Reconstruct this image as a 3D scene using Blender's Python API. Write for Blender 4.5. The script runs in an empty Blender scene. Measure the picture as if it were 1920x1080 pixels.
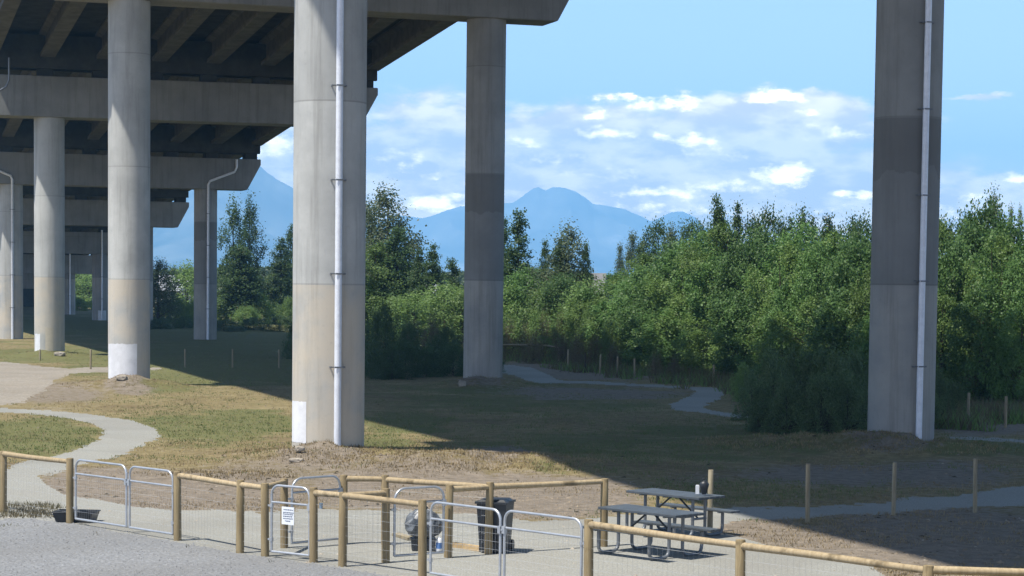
import bpy, math, random
import numpy as np
from mathutils import Vector, Matrix
random.seed(7); RNG = np.random.default_rng(7)
PI = math.pi
scene = bpy.context.scene
COL = scene.collection
# ------------------------------------------------------------------ camera model
F = 4000.0; H = 4.56; CX = 960.0; PITCH = math.radians(3.5); CY = 531 + F*math.tan(PITCH); ROLL = 0.0115
RM = Matrix.Rotation(PI/2-PITCH, 3, 'X') @ Matrix.Rotation(ROLL, 3, 'Z')
cam = bpy.data.cameras.new('camera'); camo = bpy.data.objects.new('camera', cam); COL.objects.link(camo)
cam.sensor_width = 36; cam.lens = F/1920*36; cam.shift_y = (CY-540)/1920; cam.clip_end = 60000; cam.clip_start = 0.5
camo.matrix_world = Matrix.Translation((0, 0, H)) @ RM.to_4x4()
scene.camera = camo
def ray(x, y): return RM @ Vector(((x-CX)/F, -(y-CY)/F, -1))
def gp(x, y, z=0.0):                    # photo direction -> point on the level z
    r = ray(x, y); t = (z-H)/r.z; return Vector((r.x*t, r.y*t, z))
def at(x, y, D):                        # photo direction -> point at distance D
    r = ray(x, y); t = D/r.y; return Vector((r.x*t, D, H+r.z*t))
RMI = np.array(RM.transposed())
def proj(X, Y, Z=0.0):
    P = np.stack([X, Y, np.full_like(X, 0.0)+Z-H])
    c = np.tensordot(RMI, P, 1); w = -c[2]; w = np.where(w < .01, .01, w)
    return CX+F*c[0]/w, CY-F*c[1]/w
def yh(x): return 531+ROLL*(x-960)
# ------------------------------------------------------------------ noise
TAB = RNG.random((256, 256))
def vn(x, y, s=1.0, o=0):
    x = np.asarray(x, float)/s+o*17.3+1000; y = np.asarray(y, float)/s+o*7.7+1000
    i = np.floor(x).astype(int); j = np.floor(y).astype(int); fx = x-i; fy = y-j
    fx = fx*fx*(3-2*fx); fy = fy*fy*(3-2*fy)
    a = TAB[i % 256, j % 256]; b = TAB[(i+1) % 256, j % 256]; c = TAB[i % 256, (j+1) % 256]; d = TAB[(i+1) % 256, (j+1) % 256]
    return (a*(1-fx)+b*fx)*(1-fy)+(c*(1-fx)+d*fx)*fy
def fbm(x, y, s, o=0, n=3): return sum(vn(x, y, s/2**k, o+k)*.5**k for k in range(n))/(2-.5**(n-1))
# ------------------------------------------------------------------ objects
def tag(o, label=None, cat=None, group=None, kind=None):
    if label: o['label'] = label
    if cat: o['category'] = cat
    if group: o['group'] = group
    if kind: o['kind'] = kind
    return o
def link(name, me, parent=None, loc=None):
    o = bpy.data.objects.new(name, me); COL.objects.link(o)
    if parent: o.parent = parent
    if loc is not None: o.location = loc
    return o
def empty(name, loc, rz=0):
    o = link(name, None, None, loc); o.rotation_euler = (0, 0, rz); o.empty_display_size = .3; return o
def copy_tree(o, parent=None):
    c = o.copy(); COL.objects.link(c); c.parent = parent
    for ch in list(o.children): copy_tree(ch, c)
    return c
def mesh_np(name, V, Fc, mat, smooth=False, attrs=None):
    me = bpy.data.meshes.new(name); V = np.asarray(V, np.float32); Fc = np.asarray(Fc, np.int32)
    n, k = Fc.shape
    me.vertices.add(len(V)); me.vertices.foreach_set('co', V.ravel())
    me.loops.add(n*k); me.loops.foreach_set('vertex_index', Fc.ravel())
    me.polygons.add(n); me.polygons.foreach_set('loop_start', np.arange(0, n*k, k, dtype=np.int32))
    me.polygons.foreach_set('loop_total', np.full(n, k, np.int32))
    me.polygons.foreach_set('use_smooth', np.full(n, smooth))
    me.materials.append(mat)
    for a, v in (attrs or {}).items():
        at_ = me.attributes.new(a, 'FLOAT', 'POINT'); at_.data.foreach_set('value', np.asarray(v, np.float32))
    me.update(calc_edges=True); return me
class MB:
    def __init__(s): s.v = []; s.f = []; s.sm = []
    def add(s, vs, fs, smooth=False):
        b = len(s.v); s.v += [tuple(v) for v in vs]
        for f in fs: s.f.append(tuple(b+i for i in f)); s.sm.append(smooth)
    def box(s, c, d, M=None, taper=1.0):
        hx, hy, hz = d[0]/2, d[1]/2, d[2]/2; vs = []
        for z in (-1, 1):
            k = taper if z > 0 else 1.0
            for x, y in ((-1, -1), (1, -1), (1, 1), (-1, 1)):
                p = Vector((x*hx*k, y*hy*k, z*hz))
                if M is not None: p = M @ p
                vs.append(p+Vector(c))
        s.add(vs, [(3, 2, 1, 0), (4, 5, 6, 7), (0, 1, 5, 4), (1, 2, 6, 5), (2, 3, 7, 6), (3, 0, 4, 7)])
    def tube(s, pts, r, n=8, caps=True, r2=None):
        pts = [Vector(p) for p in pts]; rings = []; up = None
        for i, p in enumerate(pts):
            t = (pts[min(i+1, len(pts)-1)]-pts[max(i-1, 0)]).normalized()
            if up is None: up = Vector((0, 0, 1)) if abs(t.z) < .9 else Vector((1, 0, 0))
            a = (up-t*up.dot(t)).normalized(); b = t.cross(a); up = a
            rr = r if r2 is None else r+(r2-r)*i/(len(pts)-1)
            rings.append([p+a*math.cos(2*PI*k/n)*rr+b*math.sin(2*PI*k/n)*rr for k in range(n)])
        vs = [v for q in rings for v in q]; fs = []
        for i in range(len(pts)-1):
            for k in range(n):
                fs.append((i*n+k, i*n+(k+1) % n, (i+1)*n+(k+1) % n, (i+1)*n+k))
        s.add(vs, fs, n > 4)
        if caps:
            s.add(rings[0], [tuple(reversed(range(n)))]); s.add(rings[-1], [tuple(range(n))])
    def lathe(s, prof, n=24, c=(0, 0, 0), sx=1, sy=1):
        vs = []
        for r, z in prof:
            for k in range(n):
                a = 2*PI*k/n; vs.append((c[0]+r*math.cos(a)*sx, c[1]+r*math.sin(a)*sy, c[2]+z))
        fs = []
        for i in range(len(prof)-1):
            for k in range(n):
                fs.append((i*n+k, i*n+(k+1) % n, (i+1)*n+(k+1) % n, (i+1)*n+k))
        s.add(vs, fs, True)
        s.add(vs[:n], [tuple(reversed(range(n)))]); s.add(vs[-n:], [tuple(range(n))])
    def mesh(s, name, mat):
        me = bpy.data.meshes.new(name); me.from_pydata(s.v, [], s.f)
        me.polygons.foreach_set('use_smooth', s.sm); me.materials.append(mat); me.update(); return me
    def build(s, name, mat, parent=None, loc=None): return link(name, s.mesh(name, mat), parent, loc)
# ------------------------------------------------------------------ materials
class NT:
    def __init__(s, tree): s.t = tree; s.n = tree.nodes; s.l = tree.links
    def node(s, ty, **kw):
        n = s.n.new(ty)
        for k, v in kw.items():
            if k.startswith('i_'):
                key = k[2:]; key = int(key) if key.isdigit() else key.replace('_', ' ')
                s.set(n.inputs[key], v)
            else: setattr(n, k, v)
        return n
    def set(s, sock, v):
        if isinstance(v, bpy.types.NodeSocket): s.l.new(v, sock)
        elif isinstance(v, (tuple, list)) and len(v) == 3 and sock.type == 'RGBA': sock.default_value = (*v, 1)
        else: sock.default_value = v
    def m(s, op, a, b=0.0, c=None, clamp=False):
        n = s.node('ShaderNodeMath', operation=op, use_clamp=clamp); s.set(n.inputs[0], a); s.set(n.inputs[1], b)
        if c is not None: s.set(n.inputs[2], c)
        return n.outputs[0]
    def mix(s, f, a, b, bt='MIX'):
        n = s.node('ShaderNodeMix', data_type='RGBA', blend_type=bt); s.set(n.inputs['Factor'], f)
        s.set(n.inputs[6], a); s.set(n.inputs[7], b); return n.outputs[2]
    def noise(s, vec, scale, detail=4, rough=.55, dist=0):
        n = s.node('ShaderNodeTexNoise'); s.l.new(vec, n.inputs['Vector']); n.inputs['Scale'].default_value = scale
        n.inputs['Detail'].default_value = detail; n.inputs['Roughness'].default_value = rough; n.inputs['Distortion'].default_value = dist
        return n.outputs['Fac']
    def ramp(s, f, a, b):                  # smooth step between a and b
        n = s.node('ShaderNodeMapRange', interpolation_type='SMOOTHSTEP'); s.set(n.inputs[0], f); s.set(n.inputs[1], a); s.set(n.inputs[2], b)
        return n.outputs[0]
def newmat(name, rough=.8, spec=.3, metal=0):
    m = bpy.data.materials.new(name); m.use_nodes = True; nt = NT(m.node_tree)
    p = nt.n['Principled BSDF']; p.inputs['Roughness'].default_value = rough
    p.inputs['Specular IOR Level'].default_value = spec; p.inputs['Metallic'].default_value = metal
    return m, nt, p
def bump(nt, p, h, strength=.5, dist=.02):
    b = nt.node('ShaderNodeBump'); b.inputs['Strength'].default_value = strength; b.inputs['Distance'].default_value = dist
    nt.l.new(h, b.inputs['Height']); nt.l.new(b.outputs[0], p.inputs['Normal'])
def simple(name, col, rough=.7, spec=.3, metal=0, var=.25, scale=8, bumpd=0, col2=None, obj=True):
    m, nt, p = newmat(name, rough, spec, metal)
    tc = nt.node('ShaderNodeTexCoord').outputs['Object' if obj else 'Generated']
    f = nt.noise(tc, scale, 5, .65)
    c2 = col2 or tuple(c*(1-var) for c in col); f2 = nt.ramp(f, .35, .65)
    nt.l.new(nt.mix(f2, c2, col), p.inputs['Base Color'])
    if bumpd: bump(nt, p, f, .6, bumpd)
    return m
def concrete(name='concrete', k=1.0):
    m, nt, p = newmat(name, .9, .2)
    g = nt.node('ShaderNodeNewGeometry').outputs['Position']; sp = nt.node('ShaderNodeSeparateXYZ'); nt.l.new(g, sp.inputs[0]); z = sp.outputs[2]
    big = nt.noise(g, .55, 5, .6); fine = nt.noise(g, 9, 6, .7)
    mp = nt.node('ShaderNodeMapping'); mp.inputs['Scale'].default_value = (2.2, 2.2, .12); nt.l.new(g, mp.inputs[0])
    streak = nt.noise(mp.outputs[0], 1.6, 5, .7)
    c = nt.mix(nt.ramp(big, .3, .7), (.36, .365, .35), (.50, .505, .48))
    c = nt.mix(nt.m('MULTIPLY', nt.ramp(streak, .46, .72), .5), c, (.20, .195, .175))
    oi = nt.node('ShaderNodeObjectInfo').outputs['Random']
    # pour lifts: each 2.44 m form lift has its own tone, with a thin joint
    zz = nt.m('DIVIDE', nt.m('ADD', z, nt.m('MULTIPLY', oi, .5)), 4.7); fl = nt.m('FLOOR', zz); fr = nt.m('FRACT', zz)
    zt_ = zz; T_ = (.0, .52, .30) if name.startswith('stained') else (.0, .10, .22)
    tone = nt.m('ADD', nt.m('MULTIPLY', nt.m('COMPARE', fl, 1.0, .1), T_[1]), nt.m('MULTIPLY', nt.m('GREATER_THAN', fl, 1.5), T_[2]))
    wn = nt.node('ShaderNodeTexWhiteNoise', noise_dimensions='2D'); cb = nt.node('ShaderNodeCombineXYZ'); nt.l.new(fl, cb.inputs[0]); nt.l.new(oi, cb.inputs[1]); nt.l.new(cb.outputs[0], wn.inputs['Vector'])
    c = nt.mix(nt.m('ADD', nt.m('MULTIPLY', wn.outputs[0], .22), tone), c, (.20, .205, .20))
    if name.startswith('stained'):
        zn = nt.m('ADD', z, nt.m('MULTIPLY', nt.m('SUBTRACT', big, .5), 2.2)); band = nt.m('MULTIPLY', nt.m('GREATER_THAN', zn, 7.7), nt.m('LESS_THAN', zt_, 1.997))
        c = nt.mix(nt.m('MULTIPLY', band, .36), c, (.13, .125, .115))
    jt = nt.m('LESS_THAN', fr, .009); c = nt.mix(nt.m('MULTIPLY', jt, .3), c, (.12, .115, .10))
    # earth splash on the lowest lift
    low = nt.m('MULTIPLY', nt.m('LESS_THAN', z, nt.m('SUBTRACT', 4.7, nt.m('MULTIPLY', oi, .5))), nt.ramp(big, .3, .62))
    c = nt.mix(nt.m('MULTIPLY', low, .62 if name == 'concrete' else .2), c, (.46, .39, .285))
    c = nt.mix(nt.m('MULTIPLY', nt.ramp(fine, .55, .8), .35), c, (.19, .185, .17))
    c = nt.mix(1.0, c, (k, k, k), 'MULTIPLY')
    nt.l.new(c, p.inputs['Base Color']); bump(nt, p, fine, .4, .01); return m
M = {}
M['concrete'] = concrete('concrete', 1.1)  # left-column tone lifted to paint in sunlight
M['cap_shade'] = concrete('shaded_cap_concrete', .58); M['stained'] = concrete('stained_shade_concrete', .74); M['deck'] = simple('deck_concrete', (.05, .05, .045), .9, .1, var=.35, scale=1.2); M['girder'] = simple('girder_concrete', (.115, .112, .10), .9, .1, var=.3, scale=1.2)  # cap and right-column tones lowered to paint in shade, besides real stain bands
M['pipe'] = simple('galvanised_pipe', (.72, .75, .80), .45, .5, .15, .12, 6)
M['gate'] = simple('galvanised_tube', (.47, .49, .51), .38, .5, .55, .15, 5)
M['wire'] = simple('wire', (.42, .43, .43), .5, .5, .5, .1, 5)
M['patchw'] = simple('white_paint', (.72, .73, .75), .8, .3, 0, .16, 1.7)
M['patchb'] = simple('beige_paint', (.50, .45, .35), .8, .3, 0, .08, 4)
M['black'] = simple('black_plastic', (.022, .026, .032), .45, .5, 0, .3, 6)
M['greybag'] = simple('grey_plastic', (.15, .165, .18), .35, .6, 0, .75, 7, col2=(.028, .034, .042))
M['white'] = simple('white_plastic', (.72, .74, .76), .5, .4, 0, .06, 4)
M['blue'] = simple('blue_label', (.10, .25, .60), .5, .4, 0, .3, 9)
M['tabletop'] = simple('recycled_boards', (.07, .083, .095), .5, .4, 0, .25, 3)
M['steel'] = simple('grey_steel', (.16, .175, .19), .45, .5, .3, .2, 5)
M['darksteel'] = simple('dark_steel', (.04, .045, .05), .5, .4, .3, .2, 5)
M['ink'] = simple('ink', (.12, .15, .22), .7)
M['lumber'] = simple('fresh_lumber', (.50, .36, .19), .8, .2, 0, .2, 4)
M['stone'] = simple('pale_stone', (.36, .32, .26), .9, .2, 0, .35, 3, .02)
def wood(name, a, b):
    m, nt, p = newmat(name, .8, .25)
    tc = nt.node('ShaderNodeTexCoord').outputs['Object']; oi = nt.node('ShaderNodeObjectInfo').outputs['Random']
    mp = nt.node('ShaderNodeMapping'); mp.inputs['Scale'].default_value = (14, 14, 1.2); nt.l.new(tc, mp.inputs[0])
    f = nt.noise(mp.outputs[0], 1.6, 5, .65); k = nt.noise(tc, 3, 3)
    c = nt.mix(nt.ramp(f, .3, .7), a, b); c = nt.mix(nt.m('MULTIPLY', oi, .35), c, (.20, .15, .085))
    c = nt.mix(nt.m('MULTIPLY', nt.ramp(k, .56, .7), .75), c, (.10, .075, .04))
    nt.l.new(c, p.inputs['Base Color']); bump(nt, p, f, .4, .006); return m
M['post'] = wood('treated_post', (.185, .14, .075), (.30, .235, .13))
M['rail'] = wood('peeled_rail', (.30, .23, .135), (.43, .345, .215))
M['stake'] = wood('weathered_stake', (.22, .19, .125), (.36, .31, .21))
M['bark'] = simple('bark', (.075, .062, .048), .95, .1, 0, .4, 5, .02)
def leafmat(name, a, b, c=None, tr=.45):
    m = bpy.data.materials.new(name); m.use_nodes = True; nt = NT(m.node_tree); nt.n.clear()
    geo = nt.node('ShaderNodeNewGeometry'); oi = nt.node('ShaderNodeObjectInfo').outputs['Random']
    rp = geo.outputs['Random Per Island']; tc = nt.node('ShaderNodeTexCoord').outputs['Object']
    f = nt.noise(tc, .45, 2)
    col = nt.mix(rp, a, b); col = nt.mix(nt.m('MULTIPLY', nt.ramp(f, .4, .7), .5), col, c or a)
    hs = nt.node('ShaderNodeHueSaturation'); nt.l.new(col, hs.inputs['Color'])
    nt.l.new(nt.m('ADD', nt.m('MULTIPLY', oi, .35), .82), hs.inputs['Value'])
    p = nt.node('ShaderNodeBsdfPrincipled'); nt.l.new(hs.outputs[0], p.inputs['Base Color']); p.inputs['Roughness'].default_value = .5
    p.inputs['Specular IOR Level'].default_value = .3
    t = nt.node('ShaderNodeBsdfTranslucent'); nt.l.new(hs.outputs[0], t.inputs['Color'])
    mx = nt.node('ShaderNodeMixShader'); mx.inputs[0].default_value = tr; nt.l.new(p.outputs[0], mx.inputs[1]); nt.l.new(t.outputs[0], mx.inputs[2])
    o = nt.node('ShaderNodeOutputMaterial'); nt.l.new(mx.outputs[0], o.inputs[0]); return m
M['leaf'] = leafmat('poplar_leaves', (.08, .16, .034), (.18, .31, .095), (.06, .13, .028))
M['leaf2'] = leafmat('yellow_green_leaves', (.10, .165, .036), (.20, .30, .085), (.08, .145, .03))
M['leaf3'] = leafmat('deep_green_leaves', (.06, .125, .034), (.14, .235, .07), (.05, .10, .026))
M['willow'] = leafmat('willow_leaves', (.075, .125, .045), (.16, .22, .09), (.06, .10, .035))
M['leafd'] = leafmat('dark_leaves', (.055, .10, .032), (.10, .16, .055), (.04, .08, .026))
M['leafl'] = leafmat('light_leaves', (.125, .205, .05), (.20, .30, .09), (.10, .175, .042))
M['leafg'] = leafmat('greyish_leaves', (.09, .125, .06), (.14, .18, .09), (.07, .10, .05))
M['leafb'] = leafmat('brown_twigs', (.11, .095, .055), (.17, .14, .075), (.10, .12, .045), .2)
M['grassg'] = leafmat('green_blades', (.08, .115, .03), (.13, .165, .045), (.15, .14, .055), .2)
M['grassd'] = leafmat('straw_blades', (.23, .17, .085), (.34, .26, .135), (.18, .135, .07), .15)
def ground_mat():
    m, nt, p = newmat('meadow_ground', .95, .1)
    g = nt.node('ShaderNodeNewGeometry').outputs['Position']
    gr = nt.node('ShaderNodeAttribute', attribute_name='green').outputs['Fac']; di = nt.node('ShaderNodeAttribute', attribute_name='dirt').outputs['Fac']
    n1 = nt.noise(g, .35, 6, .65); n2 = nt.noise(g, 3.2, 6, .7); n3 = nt.noise(g, 16, 4, .7)
    straw = nt.mix(nt.ramp(n2, .32, .68), (.155, .125, .062), (.265, .215, .11))
    green = nt.mix(nt.ramp(n2, .3, .7), (.075, .095, .03), (.16, .16, .065))
    dirt = nt.mix(nt.ramp(n2, .3, .7), (.155, .13, .10), (.25, .21, .165))
    n0 = nt.noise(g, .22, 7, .7, .6); straw = nt.mix(nt.m('MULTIPLY', nt.ramp(n0, .5, .68), .55), straw, (.12, .085, .05)); straw = nt.mix(nt.m('MULTIPLY', nt.ramp(n0, .46, .34), .5), straw, (.33, .28, .16))
    gm = nt.ramp(nt.m('ADD', gr, nt.m('MULTIPLY', nt.m('SUBTRACT', n1, .5), 1.5)), .32, .64)
    gm = nt.m('MULTIPLY', gm, nt.ramp(n2, .25, .6))
    dm = nt.ramp(nt.m('ADD', di, nt.m('MULTIPLY', nt.m('SUBTRACT', n2, .5), 1.1)), .35, .65)
    c = nt.mix(gm, straw, green); c = nt.mix(dm, c, dirt)
    c = nt.mix(nt.m('MULTIPLY', nt.ramp(n3, .55, .75), .45), c, (.085, .07, .045))
    c = nt.mix(nt.m('MULTIPLY', nt.ramp(n3, .3, .42), -.35), c, (.42, .37, .28))
    nt.l.new(c, p.inputs['Base Color']); bump(nt, p, nt.m('ADD', n2, nt.m('MULTIPLY', n3, .4)), .9, .10); return m
def gravel_mat(name, a, b, c, s1=24, bd=.03):
    m, nt, p = newmat(name, .9, .2)
    g = nt.node('ShaderNodeNewGeometry').outputs['Position']
    n1 = nt.noise(g, .5, 5, .6); n2 = nt.noise(g, s1, 4, .75); n3 = nt.noise(g, 5, 5, .7)
    v = nt.node('ShaderNodeTexVoronoi'); v.inputs['Scale'].default_value = s1*.8; nt.l.new(g, v.inputs['Vector'])
    col = nt.mix(nt.ramp(n2, .3, .7), a, b); col = nt.mix(nt.m('MULTIPLY', nt.ramp(n1, .35, .7), .5), col, c)
    col = nt.mix(.35, col, nt.mix(nt.ramp(v.outputs['Distance'], .1, .6), (.75, .75, .75), (.25, .25, .25)), 'SOFT_LIGHT')
    col = nt.mix(nt.m('MULTIPLY', nt.ramp(n3, .58, .75), .35), col, tuple(x*.55 for x in a))
    n8 = nt.noise(g, .16, 3, .5, 1.5); col = nt.mix(nt.m('MULTIPLY', nt.ramp(n8, .42, .62), .28), col, tuple(x*.62 for x in c))
    nt.l.new(col, p.inputs['Base Color']); bump(nt, p, nt.m('ADD', nt.m('MULTIPLY', v.outputs['Distance'], .5), n3), .5, bd); return m
M['ground'] = ground_mat()
M['lot'] = gravel_mat('grey_gravel', (.165, .170, .175), (.262, .269, .275), (.21, .21, .205), 18, .04)
M['fines'] = gravel_mat('limestone_fines', (.235, .235, .21), (.315, .312, .28), (.26, .25, .22), 30, .015)
M['road'] = gravel_mat('dirt_road', (.23, .205, .17), (.33, .30, .25), (.25, .215, .165), 9, .05)
def mtn_mat():
    m, nt, p = newmat('mountain_forest', .95, .05)
    g = nt.node('ShaderNodeNewGeometry').outputs['Position']; n = nt.noise(g, .004, 8, .65)
    c = nt.mix(nt.ramp(n, .35, .7), (.015, .035, .035), (.16, .17, .15)); c = nt.mix(nt.ramp(n, .62, .74), c, (.34, .34, .34)); n9 = nt.noise(g, .0011, 5, .6); c = nt.mix(nt.m('MULTIPLY', nt.ramp(n9, .4, .65), .3), c, (.25, .26, .25)); nt.l.new(c, p.inputs['Base Color']); return m
M['mtn'] = mtn_mat()
# ------------------------------------------------------------------ bridge layout (plan positions, metres)
PIERS = {}
def pier_pos():
    PIERS[0] = (gp(615, 853), gp(1688, 838)); PIERS[1] = (gp(242, 725), gp(905, 722))
    PIERS[2] = (gp(93, 667), Vector((-12.45, 129.2, 0))); PIERS[3] = (Vector((-37.2, 158.2, 0)), Vector((-23.5, 163.0, 0)))
    for n in (4, 5, 6, 7):
        k = n-3; PIERS[n] = (Vector((-37.2-10.7*k, 158.2+34.6*k, 0)), Vector((-23.5-10.78*k, 163+35.0*k, 0)))
    d = PIERS[0][0]-PIERS[1][0]; PIERS[-1] = (PIERS[0][0]+d, PIERS[0][1]+(PIERS[0][1]-PIERS[1][1])); PIERS[-2] = (PIERS[0][0]+d*2, PIERS[0][1]+(PIERS[0][1]-PIERS[1][1])*2)
    e = PIERS[7][0]-PIERS[6][0]; PIERS[8] = (PIERS[7][0]+e, PIERS[7][1]+e)
pier_pos()
ZB = {-2: 22.8, -1: 20.7, 0: 18.6, 1: 16.15, 2: 13.85, 3: 11.4, 4: 9.35, 5: 7.2, 6: 5.1, 7: 3.0, 8: 1.0}
# ------------------------------------------------------------------ terrain
MOUNDS = []
for n, i, a, r in ((0, 0, .30, 2.2), (0, 1, .30, 2.6), (1, 0, .42, 2.2), (1, 1, .40, 2.0), (2, 0, .35, 2.2)):
    p = PIERS[n][i]; MOUNDS.append((p.x, p.y-.9, a, r))
q = gp(925, 872); MOUNDS.append((q.x, q.y, .22, 2.4)); q = gp(1500, 835); MOUNDS.append((q.x, q.y, .2, 3))
q = gp(760, 880); MOUNDS.append((q.x, q.y, .18, 1.6)); q = gp(430, 900); MOUNDS.append((q.x, q.y, .15, 2.0))
def gh(X, Y):
    X = np.asarray(X, float); Y = np.asarray(Y, float)
    z = .10*(fbm(X, Y, 9, 3)-.5)
    for a, b, h, r in MOUNDS:
        d = ((X-a)**2+((Y-b)*1.0)**2)/r**2
        z = z+h*np.exp(-d)*(.55+.9*vn(X, Y, .55, 9))
    return z
def ghs(x, y): return float(gh(x, y))
def inpoly(x, y, P):
    r = np.zeros(x.shape, bool); n = len(P)
    for i in range(n):
        x0, y0 = P[i]; x1, y1 = P[(i+1) % n]
        if y0 == y1: continue
        c = ((y0 > y) != (y1 > y)) & (x < (x1-x0)*(y-y0)/(y1-y0)+x0); r ^= c
    return r
LOTEDGE = [(-400, 940), (-100, 968), (0, 976), (60, 974), (122, 980), (175, 990), (237, 1000), (325, 1015), (442, 1037), (490, 1043), (580, 1056), (637, 1065), (760, 1086), (900, 1115), (1200, 1180), (1500, 1260)]
LOT = LOTEDGE+[(1500, 4000), (-3000, 4000), (-3000, 700)]
FINES = [(-60, 889), (0, 886), (22, 874), (66, 860), (112, 850), (152, 838), (186, 824), (196, 806), (170, 793), (128, 785), (60, 777), (-60, 771),
         (-60, 763), (0, 765), (100, 771), (180, 779), (250, 788), (288, 801), (300, 812), (292, 822), (262, 835), (250, 845), (207, 858), (140, 874), (112, 884),
         (72, 893), (95, 912), (125, 927), (185, 935), (250, 950), (325, 957), (475, 960), (600, 955), (730, 956), (890, 962), (1000, 976), (1090, 974), (1160, 965), (1240, 960), (1345, 953),
         (1380, 949), (1436, 950), (1520, 948), (1661, 941), (1706, 932), (1802, 927), (1858, 917), (1960, 906), (1960, 938), (1920, 944), (1830, 948), (1745, 955), (1661, 961), (1577, 963), (1520, 969), (1473, 973), (1408, 974), (1380, 977),
         (1352, 987), (1345, 997), (1391, 1008), (1436, 1022), (1520, 1037), (1633, 1062), (1670, 1085), (1760, 1120), (1900, 1200)]+list(reversed(LOTEDGE))[0:0]+[(1500, 1260)]+list(reversed(LOTEDGE[:-1]))
FOOT = [(900, 684), (960, 685), (1000, 691), (1030, 702), (1045, 711), (1100, 714), (1200, 719), (1300, 724), (1345, 726), (1358, 737), (1350, 748), (1325, 756), (1320, 765), (1345, 772), (1400, 777), (1440, 782),
        (1440, 789), (1380, 784), (1310, 773), (1262, 768), (1256, 757), (1296, 742), (1306, 733), (1285, 727), (1200, 723), (1100, 718.5), (1010, 717), (985, 712), (965, 702), (900, 692)]
ROAD = [(-80, 672), (0, 677), (60, 684), (130, 690), (210, 688), (300, 690), (300, 694), (205, 698), (135, 700), (105, 712), (90, 730), (60, 742), (40, 757), (-80, 764)]
FAR = [(1775, 819), (1850, 821), (1960, 826), (1960, 831), (1850, 826), (1775, 822)]
def blob(x, y, L):
    v = np.zeros(x.shape)
    for cx, cy, rx, ry, w in L:
        v = np.maximum(v, w*np.clip(1.6-1.1*np.sqrt(((x-cx)/rx)**2+((y-cy)/ry)**2), 0, 1))
    return v
DIRT = [(220, 915, 160, 45, .9), (420, 925, 200, 40, .85), (560, 895, 260, 50, .55), (760, 915, 240, 50, .75), (1000, 930, 220, 45, .95), (1500, 1035, 220, 50, .95), (1760, 1010, 260, 80, .85), (1400, 985, 120, 22, .7),
        (1650, 890, 300, 26, .75), (1690, 838, 120, 18, .6), (1150, 690, 230, 24, .9), (1130, 735, 200, 14, .8), (600, 870, 110, 22, .7), (240, 732, 70, 12, .6), (910, 722, 60, 12, .6), (100, 740, 120, 30, .6), (1850, 780, 120, 40, .9),
        (60, 665, 80, 8, .3), (925, 862, 70, 22, .75), (1300, 900, 100, 16, .45)]
GREEN = [(60, 815, 130, 40, .8), (400, 800, 180, 40, .7), (480, 790, 90, 22, .9), (430, 680, 320, 45, .95), (90, 665, 180, 16, .85), (300, 720, 90, 22, .55), (760, 795, 110, 20, .8), (720, 832, 60, 14, .9), (960, 745, 330, 40, .55),
         (1250, 835, 420, 30, .55), (1450, 815, 260, 20, .8), (1830, 845, 160, 16, .9), (400, 610, 500, 25, 1), (1000, 640, 1000, 20, .8), (1010, 880, 40, 8, .5)]
def masks(X, Y):
    x, y = proj(X, Y); wob = (fbm(X, Y, 2.5, 5)-.5)
    return blob(x+wob*70, y+wob*25, GREEN), blob(x-wob*60, y+wob*25, DIRT), x, y
def build_ground():
    ys = np.arange(1112, 556, -1.15); Dn = 18240/(ys-531)
    D = np.concatenate([[-150, -60, -20, 0, 10, 18, 24, 28, 30], Dn, np.geomspace(760, 10300, 26)])
    sf = np.arange(-.285, .286, .00068); g = np.maximum(D, 30)
    rows = []
    kk = np.linspace(1, 0, 11)[:-1]**2
    for d, gg in zip(D, g):
        xm = min(max(4*gg, 150), 9300); e = min(.286*gg, 9000)
        L = -(e+kk*(xm-e)); R = -L[::-1]; rows.append(np.concatenate([L, sf*gg if gg*.286 < 9000 else sf/.286*9000, R]))
    X = np.array(rows); Y = np.repeat(D[:, None], X.shape[1], 1)
    Z = gh(X, Y)*np.clip(1.5-np.abs(Y)/600, 0, 1)
    nr, nc = X.shape
    gr, di, x, y = masks(X, Y)
    V = np.stack([X, Y, Z], -1).reshape(-1, 3)
    i = np.arange(nr*nc).reshape(nr, nc); Q = np.stack([i[:-1, :-1], i[:-1, 1:], i[1:, 1:], i[1:, :-1]], -1).reshape(-1, 4)
    cxx = (X[:-1, :-1]+X[1:, 1:])/2; cyy = (Y[:-1, :-1]+Y[1:, 1:])/2; px, py = proj(cxx, cyy)
    near = cyy > 6
    w1 = (fbm(cxx, cyy, .9, 11)-.5); w2 = (fbm(cxx, cyy, .25, 12, 2)-.5); jx = (w1*20+w2*18); jy = (w1*6+w2*7)
    sc = np.clip(30/np.maximum(cyy, 30)*1.6, .2, 1)
    px2 = px+jx*sc; py2 = py+jy*sc
    cls = np.zeros(px.shape, int)
    cls[inpoly(px2, py2, ROAD) & near] = 3
    cls[inpoly(px2, py2, FOOT) & near] = 4; cls[inpoly(px2, py2, FAR) & near] = 4
    cls[inpoly(px2, py2, FINES) & near] = 2
    cls[(inpoly(px2, py2, LOT) & near)] = 1
    cls[~near] = 1
    cls = cls.ravel()
    for k, nm, mt in ((0, 'ground', 'ground'), (1, 'gravel_lot', 'lot'), (2, 'gravel_path', 'fines'), (3, 'dirt_road', 'road'), (4, 'footpath', 'fines')):
        q = Q[cls == k]; u, inv = np.unique(q, return_inverse=True)
        me = mesh_np(nm, V[u], inv.reshape(-1, 4), M[mt], True, {'green': gr.ravel()[u], 'dirt': di.ravel()[u]} if k == 0 else None)
        tag(link(nm, me), kind='structure')
build_ground()
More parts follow.
